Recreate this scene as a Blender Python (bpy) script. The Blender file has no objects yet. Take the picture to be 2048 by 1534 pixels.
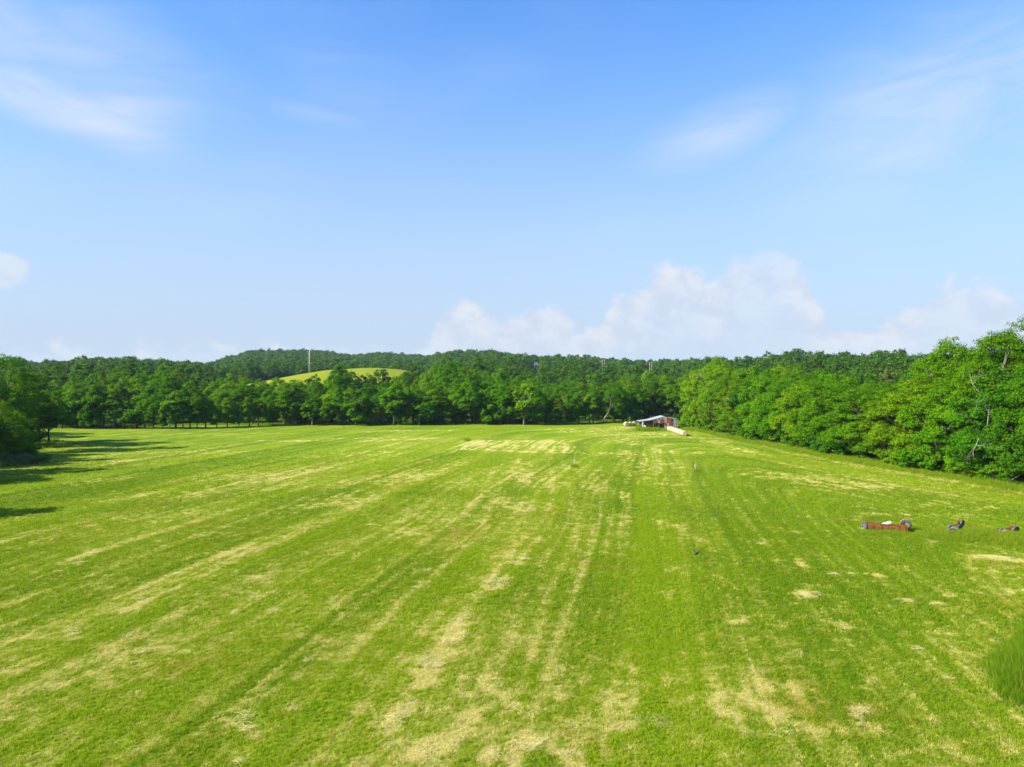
import bpy, math, random
import numpy as np
from mathutils import Vector, Matrix

# ------------------------------------------------------------------ constants
CAM_Z = 12.0
F = 1420.0                    # focal length in photo pixels (photo 2048 wide)
CX, CY = 1024.0, 767.0
SUN_EL = math.radians(31.0)
SUN_FROM = Vector((-0.945, -0.327, 0)).normalized()      # horizontal direction towards the sun
sc = bpy.context.scene
C = sc.collection
rng = np.random.default_rng(7)
random.seed(7)

def wx(px, depth): return (px - CX) / F * depth
def wz(py, depth): return CAM_Z - (py - CY) / F * depth
def gdepth(py, z=0.0): return F * (CAM_Z - z) / (py - CY)

# ------------------------------------------------------------------ camera
cam = bpy.data.cameras.new('camera')
cam.sensor_width = 36.0
cam.lens = F / 2048.0 * 36.0
cam.clip_start = 0.5
cam.clip_end = 12000
cam_o = bpy.data.objects.new('camera', cam)
C.objects.link(cam_o)
cam_o.location = (0, 0, CAM_Z)
cam_o.rotation_euler = (math.radians(90), 0, 0)
sc.camera = cam_o

# ------------------------------------------------------------------ world sky
world = bpy.data.worlds.new('World')
sc.world = world
world.use_nodes = True
wt = world.node_tree
for n in list(wt.nodes): wt.nodes.remove(n)

class NT:
    """small helper to write node maths"""
    def __init__(s, tree): s.t = tree
    def new(s, typ, **kw):
        n = s.t.nodes.new(typ)
        for k, v in kw.items(): setattr(n, k, v)
        return n
    def put(s, sock, v):
        if v is None: return
        if isinstance(v, bpy.types.NodeSocket): s.t.links.new(v, sock)
        else: sock.default_value = v
    def m(s, op, a, b=None, c=None, clamp=False):
        n = s.new('ShaderNodeMath', operation=op, use_clamp=clamp)
        s.put(n.inputs[0], a); s.put(n.inputs[1], b); s.put(n.inputs[2], c)
        return n.outputs[0]
    def maprange(s, v, a, b, c=0.0, d=1.0, smooth=True):
        n = s.new('ShaderNodeMapRange', interpolation_type='SMOOTHSTEP' if smooth else 'LINEAR')
        s.put(n.inputs[0], v); s.put(n.inputs[1], a); s.put(n.inputs[2], b); s.put(n.inputs[3], c); s.put(n.inputs[4], d)
        return n.outputs[0]
    def mix(s, f, a, b, blend='MIX'):
        n = s.new('ShaderNodeMix', data_type='RGBA', blend_type=blend)
        s.put(n.inputs[0], f); s.put(n.inputs[6], a); s.put(n.inputs[7], b)
        return n.outputs[2]
    def comb(s, x, y, z):
        n = s.new('ShaderNodeCombineXYZ')
        s.put(n.inputs[0], x); s.put(n.inputs[1], y); s.put(n.inputs[2], z)
        return n.outputs[0]
    def noise(s, vec, scale, detail=4, rough=0.55, dist=0.0):
        n = s.new('ShaderNodeTexNoise')
        s.put(n.inputs['Vector'], vec)
        n.inputs['Scale'].default_value = scale; n.inputs['Detail'].default_value = detail
        n.inputs['Roughness'].default_value = rough; n.inputs['Distortion'].default_value = dist
        return n.outputs[0]

w = NT(wt)
sky = w.new('ShaderNodeTexSky', sky_type='NISHITA')
sky.sun_disc = False
sky.sun_elevation = SUN_EL
sky.sun_rotation = math.atan2(SUN_FROM.x, SUN_FROM.y)
sky.altitude = 200
sky.air_density = 1.15
sky.dust_density = 0.35
sky.ozone_density = 2.2
SKY_STRENGTH = 0.08
tc = w.new('ShaderNodeTexCoord')
sep = w.new('ShaderNodeSeparateXYZ'); wt.links.new(tc.outputs['Generated'], sep.inputs[0])
X, Y, Z = sep.outputs
az = w.m('ARCTAN2', X, Y)
el = w.m('ARCSINE', Z)
def sky_az(px): return math.atan((px - CX) / F)
def sky_el(px, py): return math.atan((CY - py) / math.hypot(F, px - CX))
hs = w.new('ShaderNodeHueSaturation'); hs.inputs['Saturation'].default_value = 1.12; hs.inputs['Value'].default_value = 1.0
wt.links.new(sky.outputs[0], hs.inputs['Color'])
col = w.mix(1.0, hs.outputs[0], (0.55, 0.92, 1.28, 1), 'MULTIPLY')
# pale summer haze low in the sky, all the way round
hz = w.maprange(el, -0.02, 0.60, 1.0, 0.0)
hz = w.m('MULTIPLY', w.m('POWER', hz, 1.15), 0.98)
HZCOL = (2.52, 2.95, 3.66, 1)
col = w.mix(hz, col, HZCOL)
# thin high cirrus, whole sky, thicker where broad drifts lie
cvec = w.comb(w.m('MULTIPLY', w.m('ADD', az, w.m('MULTIPLY', el, 1.2)), 2.2), w.m('MULTIPLY', w.m('SUBTRACT', el, w.m('MULTIPLY', az, 0.12)), 9.0), 3.1)
streak = w.noise(cvec, 1.6, 7, 0.6, 1.2)
broad = w.noise(w.comb(az, w.m('MULTIPLY', el, 2.5), 7.7), 2.3, 2, 0.5)
drift = w.maprange(broad, 0.44, 0.72)
def blob(px, py, rx, ry, ang=0.0):
    a0, e0 = sky_az(px), sky_el(px, py)
    da = w.m('SUBTRACT', az, a0); de = w.m('SUBTRACT', el, e0)
    ca, sa = math.cos(ang), math.sin(ang)
    p = w.m('ADD', w.m('MULTIPLY', da, ca), w.m('MULTIPLY', de, sa))
    q = w.m('SUBTRACT', w.m('MULTIPLY', de, ca), w.m('MULTIPLY', da, sa))
    p = w.m('DIVIDE', p, rx / F); q = w.m('DIVIDE', q, ry / F)
    r = w.m('SQRT', w.m('ADD', w.m('MULTIPLY', p, p), w.m('MULTIPLY', q, q)))
    return w.maprange(r, 0.0, 1.0, 1.0, 0.0)
veil = w.m('MAXIMUM', blob(150, 225, 260, 70, math.radians(-14)), w.m('MULTIPLY', blob(250, 215, 190, 80, math.radians(6)), 0.75))
veil = w.m('MAXIMUM', veil, w.m('MULTIPLY', blob(1450, 262, 230, 75, math.radians(14)), 0.62))
veil = w.m('MAXIMUM', veil, w.m('MULTIPLY', blob(60, 60, 420, 150, math.radians(-8)), 0.5))
veil = w.m('MAXIMUM', veil, w.m('MULTIPLY', blob(1850, 220, 420, 210, math.radians(20)), 0.6))
veil = w.m('MAXIMUM', veil, w.m('MULTIPLY', blob(640, 230, 150, 30, math.radians(-6)), 0.3))
veil = w.m('MAXIMUM', veil, w.m('MULTIPLY', drift, 0.18))
cir = w.m('MULTIPLY', veil, w.maprange(streak, 0.25, 0.75, 0.15, 1.0))
cir = w.m('MULTIPLY', cir, 1.05, clamp=True)
col = w.mix(cir, col, (3.2, 3.6, 4.3, 1))
# cumulus heads standing along the horizon
fc = w.new('ShaderNodeFloatCurve')
cur = fc.mapping.curves[0]
heads = [(-400, 690), (-260, 690), (-120, 695), (-60, 690), (-10, 690), (30, 695), (48, 695), (150, 695), (300, 690), (420, 695), (520, 685), (600, 695), (820, 700), (880, 640), (905, 600), (950, 598), (985, 640), (1040, 618), (1090, 606), (1140, 616), (1170, 655), (1220, 595), (1275, 575), (1330, 530), (1380, 518), (1410, 560), (1460, 515), (1520, 494), (1575, 510), (1620, 550), (1660, 640), (1740, 640), (1800, 620), (1860, 580), (1895, 562), (1950, 570), (2010, 585), (2060, 590), (2200, 560), (2400, 640)]
def cx_(a): return (a + math.pi) / (2 * math.pi)
pts = [(cx_(sky_az(px)), sky_el(px, py) / 0.3) for px, py in heads]
r2 = random.Random(3)
a = -math.pi; extra = []
while a < math.pi:
    if not (sky_az(-420) - 0.06 < a < sky_az(2420) + 0.06): extra.append((cx_(a), r2.choice([0.15, 0.3, 0.35, 0.45, 0.55, 0.3])))
    a += r2.uniform(0.12, 0.24)
allp = sorted(pts + extra)
cur.points[0].location = (0, 0.3); cur.points[1].location = (1, 0.3)
for p in allp: cur.points.new(*p)
fc.mapping.update()
wt.links.new(w.m('DIVIDE', w.m('ADD', az, math.pi), 2 * math.pi), fc.inputs['Value'])
top = w.m('MULTIPLY', fc.outputs[0], 0.3)
puff = w.noise(w.comb(w.m('MULTIPLY', az, 1.0), w.m('MULTIPLY', el, 1.3), 0.0), 26, 6, 0.58, 0.25)
puff2 = w.noise(w.comb(az, el, 4.4), 7, 3, 0.5)
top = w.m('ADD', top, w.m('MULTIPLY', w.m('SUBTRACT', puff, 0.5), 0.075))
dd = w.m('SUBTRACT', top, el)
cu = w.maprange(dd, -0.004, 0.020)
body = w.maprange(dd, 0.0, 0.14, 1.0, 0.28)
cu = w.m('MULTIPLY', w.m('MULTIPLY', cu, body), w.maprange(puff2, 0.25, 0.65, 0.45, 0.9))
cu = w.m('MAXIMUM', cu, w.m('MULTIPLY', w.maprange(w.m('ADD', blob(8, 542, 62, 50), w.m('MULTIPLY', w.m('SUBTRACT', puff, 0.5), 0.9)), 0.30, 0.62), 0.6))
cu = w.m('MULTIPLY', cu, w.maprange(el, 0.0, 0.06))
col = w.mix(cu, col, w.mix(w.maprange(puff, 0.35, 0.65), (2.85, 3.16, 3.75, 1), (3.6, 3.75, 3.98, 1)))
bg = w.new('ShaderNodeBackground'); bg.inputs[1].default_value = SKY_STRENGTH
wt.links.new(col, bg.inputs[0])
wo = w.new('ShaderNodeOutputWorld'); wt.links.new(bg.outputs[0], wo.inputs[0])

# ------------------------------------------------------------------ sun
sun = bpy.data.lights.new('sun', 'SUN')
sun.energy = 5.0; sun.angle = math.radians(0.53); sun.color = (1.0, 0.935, 0.83)
sun_o = bpy.data.objects.new('sun', sun); C.objects.link(sun_o)
sdir = Vector((SUN_FROM.x * math.cos(SUN_EL), SUN_FROM.y * math.cos(SUN_EL), math.sin(SUN_EL)))
sun_o.rotation_euler = sdir.to_track_quat('Z', 'Y').to_euler()
sun_o.location = (-60, -20, 60)

# ------------------------------------------------------------------ exposure and render
vs = sc.view_settings
vs.view_transform = 'Standard'; vs.look = 'None'; vs.gamma = 1.0; vs.exposure = 1.5
vs.use_curve_mapping = False
cy = sc.cycles
cy.max_bounces = 6; cy.diffuse_bounces = 3; cy.glossy_bounces = 2; cy.transmission_bounces = 4
cy.volume_bounces = 0; cy.transparent_max_bounces = 4
cy.use_denoising = True
cy.use_adaptive_sampling = False
try:
    cy.denoising_prefilter = 'ACCURATE'; cy.denoising_input_passes = 'RGB_ALBEDO_NORMAL'
except Exception: pass
cy.volume_step_rate = 10

# ------------------------------------------------------------------ numpy noise
def _hash(ix, iy, seed):
    h = (ix.astype(np.int64) * 374761393 + iy.astype(np.int64) * 668265263 + seed * 1442695041) & 0xFFFFFFFF
    h = ((h ^ (h >> 13)) * 1274126177) & 0xFFFFFFFF
    return ((h ^ (h >> 16)) & 0xFFFF) / 65535.0
def vnoise(x, y, seed=0):
    x = np.asarray(x, float); y = np.asarray(y, float)
    ix, iy = np.floor(x), np.floor(y); fx, fy = x - ix, y - iy
    fx = fx * fx * (3 - 2 * fx); fy = fy * fy * (3 - 2 * fy)
    a, b = _hash(ix, iy, seed), _hash(ix + 1, iy, seed)
    c, d = _hash(ix, iy + 1, seed), _hash(ix + 1, iy + 1, seed)
    return (a * (1 - fx) + b * fx) * (1 - fy) + (c * (1 - fx) + d * fx) * fy
def fbm(x, y, seed=0, oct=4, g=0.5):
    s = 0; a = 1; t = 0
    for o in range(oct):
        s = s + a * vnoise(x * 2**o + 17.3 * o, y * 2**o - 9.1 * o, seed + o); t += a; a *= g
    return s / t
def sstep(a, b, x):
    t = np.clip((x - a) / (b - a), 0, 1); return t * t * (3 - 2 * t)
def smin(a, b, k):
    h = np.clip(0.5 + 0.5 * (b - a) / k, 0, 1)
    return b * (1 - h) + a * h - k * h * (1 - h)

# ------------------------------------------------------------------ terrain
RIDGE = np.array([(-3000, 600, 720), (-600, 600, 718), (0, 600, 724), (100, 600, 728), (200, 620, 717), (300, 650, 725), (345, 650, 725), (400, 900, 729), (430, 1150, 725), (460, 1200, 714), (500, 1250, 704), (560, 1300, 701), (650, 1300, 703), (700, 1300, 710), (760, 1250, 707), (850, 1200, 712), (900, 1000, 706), (950, 950, 703), (1000, 920, 704), (1050, 900, 711), (1100, 880, 716), (1150, 850, 714), (1200, 850, 719), (1250, 820, 723), (1300, 800, 726), (1380, 700, 724), (1440, 650, 724), (1500, 480, 720), (1560, 460, 714), (1590, 450, 708), (1650, 450, 712), (1720, 450, 711), (1780, 440, 707), (1840, 440, 712), (2048, 440, 708), (2600, 440, 712), (5000, 440, 715)], float)
TREE_H_FAR = 12.5
def terrain(x, y):
    x = np.asarray(x, float); y = np.asarray(y, float)
    px = CX + F * x / np.maximum(y, 60.0)
    Dr = np.interp(px, RIDGE[:, 0], RIDGE[:, 1]); ys = np.interp(px, RIDGE[:, 0], RIDGE[:, 2])
    Hr = CAM_Z + (CY - ys) / F * Dr - TREE_H_FAR
    s = np.clip((y - 225) / (Dr - 225), 0, 1)
    h = Hr * s**1.35
    h = h * (1 - 0.35 * sstep(0, 900, y - Dr))
    h = h + 15.2 * np.exp(-0.5 * (((x + 94) / np.where(x < -94, 48.0, 54.0))**2 + ((y - 455) / 58)**2)) * sstep(260, 360, y)
    bump = (fbm(x / 26, y / 26, 5, 3) - 0.5) * 0.5 * sstep(20, 60, y)
    return h + bump * (1 - sstep(210, 240, y) * 0.5) - 0.0
def tz(x, y): return float(terrain(np.array([x]), np.array([y]))[0])

# field edges
def edge_right(y): return np.interp(y, [0, 60, 82, 96, 123, 165, 205, 260], [68, 62, 59, 55.8, 51.5, 49.5, 47, 45])
def edge_left(y): return np.interp(y, [0, 40, 64, 85, 105, 130, 150, 175, 205], [-46, -54, -61, -73, -78, -87, -97, -125, -150])
def edge_far(x): return np.interp(x, [-200, -120, -90, 0, 20, 40, 60], [189, 189, 205, 208, 222, 226, 226])

# mowing coordinate: contour lines run along the swaths
def mow_u(x, y):
    dl = (x - 0.19 * y) + 88 + 3.0 * (fbm(x / 40, y / 40, 31, 2) - 0.5)
    dr = edge_right(y) - x + 80
    df = 212 - y + 27
    return smin(smin(dl, dr, 14), df, 22)

PATCH = [  # px, py, rx, ry, angle(deg, image, anticlockwise), strength : remains of hay on the stubble
 (690, 1000, 55, 14, 6, .85), (800, 1062, 26, 9, 0, .8), (825, 1067, 30, 4, 0, .7), (470, 1103, 70, 10, 10, .7), (1240, 1040, 60, 9, 0, .6), (1330, 1046, 40, 5, -8, .6),
 (1640, 962, 150, 8, -5, .75), (1720, 978, 60, 7, -4, .75), (1590, 948, 80, 5, -4, .6), (1870, 1005, 22, 5, 8, .8), (1975, 1018, 22, 4, 0, .8), (1840, 1030, 110, 2.5, -2, .8),
 (985, 1165, 45, 20, 28, .85), (1035, 1118, 22, 13, 35, .7), (1080, 1082, 10, 10, 60, .7), (940, 1190, 25, 10, 20, .6), (910, 1270, 40, 30, 40, .75), (865, 1340, 60, 28, 42, .85), (805, 1415, 45, 16, 55, .8), (770, 1460, 40, 12, 50, .7), (975, 1372, 30, 24, -20, .8), (950, 1440, 60, 30, 20, .55), (870, 1490, 80, 24, 20, .7), (1010, 1500, 90, 24, 0, .6),
 (1342, 1140, 9, 16, 70, .8), (1336, 1190, 16, 26, 75, .6), (1380, 1075, 12, 22, 70, .45), (1562, 1060, 24, 6, -8, .85), (1590, 1064, 24, 3, 0, .8), (1536, 1085, 8, 24, 82, .45), (1600, 1130, 10, 30, 85, .45), (1612, 1191, 38, 6, -4, .95), (1620, 1172, 14, 5, 0, .6), (1735, 1150, 40, 4, -4, .75), (1680, 1150, 60, 2, -2, .7), (1858, 1165, 40, 3, -5, .5), (1925, 1191, 30, 6, -3, .9), (1840, 1205, 50, 3, -3, .7), (2035, 1182, 30, 5, 0, .7),
 (1990, 1119, 60, 5, -4, .85), (1930, 1112, 40, 4, 0, .5), (1915, 1275, 34, 8, -10, .7), (1700, 1255, 10, 18, -60, .6), (1720, 1425, 22, 40, -28, .85), (1745, 1460, 40, 16, -20, .5), (1670, 1320, 20, 14, -30, .4), (1530, 1400, 100, 36, 0, .38), (1450, 1440, 50, 50, 0, .42), (1650, 1450, 80, 20, 0, .45), (1440, 1390, 8, 8, 0, .8), (1480, 1240, 30, 10, 0, .5), (1380, 1305, 30, 14, 0, .6), (1430, 1270, 60, 14, -10, .4), (1265, 1345, 60, 40, 30, .4), (1240, 1400, 40, 30, 40, .5), (1250, 1450, 100, 14, 0, .55), (1110, 1400, 30, 14, 0, .4), (1140, 1500, 120, 30, 0, .45),
 (470, 1440, 22, 40, 55, .75), (450, 1480, 30, 14, 50, .6), (585, 1366, 22, 12, 30, .8), (570, 1390, 18, 8, 20, .5), (260, 1215, 70, 7, 25, .7), (180, 1110, 130, 5, 18, .7), (60, 1160, 120, 5, 18, .6), (100, 1080, 140, 6, 15, .5), (40, 1340, 70, 10, 20, .6), (240, 1340, 130, 40, 14, .4), (300, 1300, 60, 12, 15, .5),
 (200, 958, 80, 7, 6, .8), (540, 948, 160, 5, 5, .45), (600, 945, 60, 5, 4, .5), (330, 985, 180, 6, 7, .3), (700, 965, 140, 6, 6, .35), (500, 985, 60, 6, 8, .45), (620, 1010, 60, 4, 10, .45), (830, 950, 90, 7, 12, .4), (130, 920, 120, 3, 0, .5), (240, 921, 40, 2.5, 0, .8),
 (1040, 945, 26, 26, 60, .5), (1090, 960, 14, 60, 88, .5), (1010, 1000, 16, 50, 72, .45), (1180, 950, 50, 30, -30, .45), (1290, 945, 60, 22, -25, .5), (1230, 985, 60, 10, -20, .45), (1250, 908, 60, 6, -4, .75), (1340, 903, 50, 5, -3, .7), (1400, 906, 50, 4, -5, .6), (1320, 925, 60, 6, -10, .4),
 (1160, 862, 70, 5, 0, .65), (1220, 857, 60, 5, 0, .75), (1290, 870, 120, 8, -2, .6), (1270, 884, 80, 8, -6, .6), (1130, 858, 90, 2.5, 1, .5), (800, 862, 150, 1.4, 1, .6), (590, 881, 70, 1.6, 0, .8), (720, 877, 60, 1.4, 1, .7), (560, 866, 60, 1, 0, .5), (800, 880, 110, 1.5, 2, .5), (450, 868, 40, 1, 0, .5), (330, 873, 60, 1, 0, .4), (1440, 885, 50, 6, -10, .4), (1480, 900, 50, 7, -8, .5), (1500, 880, 60, 3, -18, .4),
 (660, 912, 130, 4, 1, .4), (760, 905, 120, 3, 2, .5), (350, 905, 150, 3, 1, .4)]
ISLAND = [(930, 884), (960, 880), (1108, 880), (1150, 893), (1168, 906), (1040, 905), (920, 899)]

def in_poly(px, py, poly):
    ins = np.zeros(px.shape, bool)
    n = len(poly)
    for i in range(n):
        x0, y0 = poly[i]; x1, y1 = poly[(i + 1) % n]
        c = ((y0 > py) != (y1 > py)) & (px < (x1 - x0) * (py - y0) / (y1 - y0 + 1e-9) + x0)
        ins ^= c
    return ins

def field_colour(x, y):
    """straw amount, lushness and loose-hay strength of the hay field at ground points"""
    yy = np.maximum(y, 12.0)
    px = CX + F * x / yy; py = CY + F * CAM_Z / yy
    u = mow_u(x, y); v = y - x
    jx = (fbm(u * 1.8, v * 0.5, 51, 3) - 0.5); jy = (fbm(u * 1.8, v * 0.5, 61, 3) - 0.5)
    swath = fbm(u * 0.42, v * 0.008, 11, 2)                          # passes of the mower
    fine = fbm(u * 1.7, v * 0.022, 12, 3)                            # lines of stubble
    blotch = fbm(x / 7.0, y / 7.0, 13, 4)
    big = fbm(x / 26.0, y / 30.0, 14, 3)
    mott = fbm(x * 1.1, y * 1.1, 15, 3)
    hair = fbm(u * 4.5, v * 0.10, 16, 3)
    speck = fbm(x * 2.6, y * 2.6, 17, 2)
    S = 0.27 + 0.40 * (swath - 0.5) + 0.65 * (fine - 0.5) + 0.65 * (hair - 0.5) + 0.40 * (blotch - 0.5) + 0.55 * (speck - 0.5) + 0.5 * (big - 0.5) + 0.55 * (mott - 0.5)
    near = 1 - sstep(26, 40, y)
    S = S - 0.10 * (1 - sstep(34, 55, y)) * sstep(4, 12, -x)
    S = S + 0.15 * near * sstep(-9, 2, x) + 0.06 * near + (0.15 * (hair - 0.5) - 0.03) * sstep(2, 14, x) - 0.15 * (fine - 0.5) * sstep(4, 16, x) + 0.02 * sstep(60, 90, y) * (1 - sstep(150, 170, y)) - 0.10 * sstep(150, 180, y) * (1 - sstep(5, 25, x))
    # wheel tracks of the tractor in the middle of the field
    for k, (c0, amp) in enumerate([(-4.5, .24), (-2.4, .24), (3.1, .24), (5.2, .24), (9.3, .16), (11.4, .16), (-13.0, .18), (-15.2, .18)]):
        du = (x - (0.06 if k < 4 else 0.17) * (y - 60)) - c0 + 1.2 * (fbm(y / 22, y * 0 + k // 2, 90, 2) - 0.5)
        S = S + amp * np.exp(-(du / 0.32)**2) * sstep(44, 70, y) * (1 - sstep(135, 175, y)) * (0.3 + 1.2 * fbm(x / 5, y / 9, 23 + k, 2))
    H = np.zeros_like(S)
    for (cx, cyy, rx, ry, ang, st) in PATCH:
        a = math.radians(ang); ca, sa = math.cos(a), math.sin(a)
        sel = (np.abs(px - cx) < rx * 2.2 + ry * 2.2) & (np.abs(py - cyy) < rx * 2.2 + ry * 2.2)
        if not sel.any(): continue
        dx = px[sel] - cx; dy = -(py[sel] - cyy)
        sc_ = F / yy[sel]
        p = (dx * ca + dy * sa) / rx + jx[sel] * 1.7; q = (-dx * sa + dy * ca) / ry + jy[sel] * 2.0
        r = np.sqrt(p * p + q * q)
        H[sel] = np.maximum(H[sel], st * (1 - sstep(0.15, 1.5, r)))
    isl = in_poly(px + jx * 18, py + jy * 3, ISLAND)
    H = np.where(isl, np.maximum(H, 0.45 + 0.75 * (fine - 0.3)), H)
    S = np.clip(S, 0, 1.0)
    S = np.clip(S + H * np.clip(0.55 + 1.2 * (mott - 0.5) + 1.0 * (hair - 0.5) + 1.3 * (speck - 0.5), 0, 1), 0, 1.1)
    lush = np.clip(0.5 + 2.2 * (fbm(u * 0.30 + 40, v * 0.006, 71, 2) - 0.5) + 0.8 * (fbm(u * 1.1, v * 0.015, 73, 2) - 0.5) + 0.9 * (fbm(x / 11, y / 11, 72, 3) - 0.5) + 0.9 * (mott - 0.5) + 0.5 * (speck - 0.5), 0, 1)
    inside = sstep(-3, 1.5, edge_right(y) - 1.5 - x) * sstep(-4, 2, x - edge_left(y)) * sstep(-3, 1, edge_far(x) - y)
    return S * inside, np.clip(lush + (1 - inside) * 0.4, 0, 1), H * inside, inside

# ------------------------------------------------------------------ mesh helpers
def make_mesh(name, V, faces_n, Fa, mat=None, attrs=None, smooth=False):
    """V (n,3); Fa (m, faces_n) int array"""
    me = bpy.data.meshes.new(name)
    V = np.ascontiguousarray(V, np.float32); Fa = np.ascontiguousarray(Fa, np.int32)
    me.vertices.add(len(V)); me.vertices.foreach_set('co', V.ravel())
    m = len(Fa)
    me.loops.add(m * faces_n); me.loops.foreach_set('vertex_index', Fa.ravel())
    me.polygons.add(m)
    me.polygons.foreach_set('loop_start', np.arange(0, m * faces_n, faces_n, dtype=np.int32))
    if smooth: me.polygons.foreach_set('use_smooth', np.ones(m, bool))
    me.update(calc_edges=True)
    for k, a in (attrs or {}).items():
        a = np.asarray(a, np.float32)
        if a.ndim == 1:
            at = me.attributes.new(k, 'FLOAT', 'POINT'); at.data.foreach_set('value', a)
        else:
            at = me.attributes.new(k, 'FLOAT_VECTOR', 'POINT'); at.data.foreach_set('vector', a.ravel())
    if mat: me.materials.append(mat)
    return me

class MB:
    """collects boxes, tubes and discs into one mesh"""
    def __init__(s): s.v = []; s.f = []
    def add(s, verts, faces):
        o = len(s.v); s.v += [tuple(v) for v in verts]; s.f += [tuple(i + o for i in f) for f in faces]
    def box(s, x0, x1, y0, y1, z0, z1, M=None):
        vs = [Vector(p) for p in ((x0, y0, z0), (x1, y0, z0), (x1, y1, z0), (x0, y1, z0), (x0, y0, z1), (x1, y0, z1), (x1, y1, z1), (x0, y1, z1))]
        if M: vs = [M @ v for v in vs]
        s.add(vs, [(0, 3, 2, 1), (4, 5, 6, 7), (0, 1, 5, 4), (1, 2, 6, 5), (2, 3, 7, 6), (3, 0, 4, 7)])
    def hexa(s, p):            # eight corners, bottom four then top four
        s.add(p, [(0, 3, 2, 1), (4, 5, 6, 7), (0, 1, 5, 4), (1, 2, 6, 5), (2, 3, 7, 6), (3, 0, 4, 7)])
    def tube(s, pts, rad, n=6, cap=True):
        pts = [Vector(p) for p in pts]; rings = []
        for i, p in enumerate(pts):
            d = (pts[min(i + 1, len(pts) - 1)] - pts[max(i - 1, 0)]).normalized()
            up = Vector((0, 0, 1)) if abs(d.z) < 0.9 else Vector((1, 0, 0))
            a = d.cross(up).normalized(); b = d.cross(a)
            rings.append([p + (a * math.cos(t * 2 * math.pi / n) + b * math.sin(t * 2 * math.pi / n)) * rad[i] for t in range(n)])
        o = len(s.v)
        for r in rings: s.v += [tuple(q) for q in r]
        for i in range(len(pts) - 1):
            for t in range(n):
                t2 = (t + 1) % n
                s.f.append((o + i * n + t, o + i * n + t2, o + (i + 1) * n + t2, o + (i + 1) * n + t))
        if cap:
            s.f.append(tuple(o + t for t in range(n))[::-1]); s.f.append(tuple(o + (len(pts) - 1) * n + t for t in range(n)))
    def lathe(s, prof, M, n=24, closed=False):
        """profile of (axial, radius) turned round the local x axis"""
        o = len(s.v); k = len(prof)
        for i in range(n):
            t = 2 * math.pi * i / n
            for (ax, r) in prof: s.v.append(tuple(M @ Vector((ax, r * math.cos(t), r * math.sin(t)))))
        for i in range(n):
            j = (i + 1) % n
            for q in range(k if closed else k - 1):
                q2 = (q + 1) % k
                s.f.append((o + i * k + q, o + i * k + q2, o + j * k + q2, o + j * k + q))
    def mesh(s, name, mat, smooth=False):
        me = bpy.data.meshes.new(name); me.from_pydata(s.v, [], s.f); me.update()
        if mat: me.materials.append(mat)
        if smooth:
            me.polygons.foreach_set('use_smooth', [True] * len(me.polygons))
        return me
    def obj(s, name, mat, parent=None, smooth=False):
        return link(name, s.mesh(name, mat, smooth), parent)

def link(name, data, parent=None):
    o = bpy.data.objects.new(name, data); C.objects.link(o)
    if parent: o.parent = parent
    return o
def tag(o, label, cat, group=None, kind=None):
    o['label'] = label
    if cat: o['category'] = cat
    if group: o['group'] = group
    if kind: o['kind'] = kind
    return o
def thing(name, loc, label, cat, group=None, rz=0.0):
    o = link(name, None); o.location = loc; o.rotation_euler = (0, 0, rz); o.empty_display_size = 0.3
    return tag(o, label, cat, group)

# ------------------------------------------------------------------ materials
def new_mat(name):
    m = bpy.data.materials.new(name); m.use_nodes = True
    t = m.node_tree
    for n in list(t.nodes): t.nodes.remove(n)
    return m, NT(t), t
def out(k, t, shader):
    o = k.new('ShaderNodeOutputMaterial'); t.links.new(shader, o.inputs[0])
def principled(k, base, rough=0.8, spec=0.2, metal=0.0, normal=None):
    p = k.new('ShaderNodeBsdfPrincipled')
    k.put(p.inputs['Base Color'], base); k.put(p.inputs['Roughness'], rough)
    k.put(p.inputs['Specular IOR Level'], spec); k.put(p.inputs['Metallic'], metal)
    if normal is not None: k.put(p.inputs['Normal'], normal)
    return p.outputs[0]
def attr(k, name, typ='GEOMETRY', o='Fac'):
    n = k.new('ShaderNodeAttribute', attribute_type=typ, attribute_name=name); return n.outputs[o]

GREEN_A = (0.048, 0.132, 0.001, 1); GREEN_B = (0.155, 0.245, 0.002, 1)
STRAW_A = (0.250, 0.275, 0.014, 1); STRAW_B = (0.41, 0.36, 0.105, 1); RUSSET = (0.235, 0.185, 0.012, 1)

def grass_colour(k, S, lush, var, pos):
    g = k.mix(lush, GREEN_B, GREEN_A)
    g = k.mix(k.maprange(var, 0.2, 0.8), k.mix(0.42, g, (0.02, 0.055, 0.002, 1)), k.mix(0.35, g, (0.26, 0.31, 0.015, 1)))
    rus = k.maprange(k.noise(pos, 0.12, 3, 0.55), 0.55, 0.68)
    st = k.mix(k.maprange(S, 0.35, 0.9), STRAW_A, STRAW_B)
    st = k.mix(k.m('MULTIPLY', rus, 0.55), st, RUSSET)
    f = k.m('ADD', S, k.m('MULTIPLY', k.m('SUBTRACT', var, 0.5), 0.55))
    return k.mix(k.maprange(f, 0.10, 0.80, smooth=False), g, st)

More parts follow.
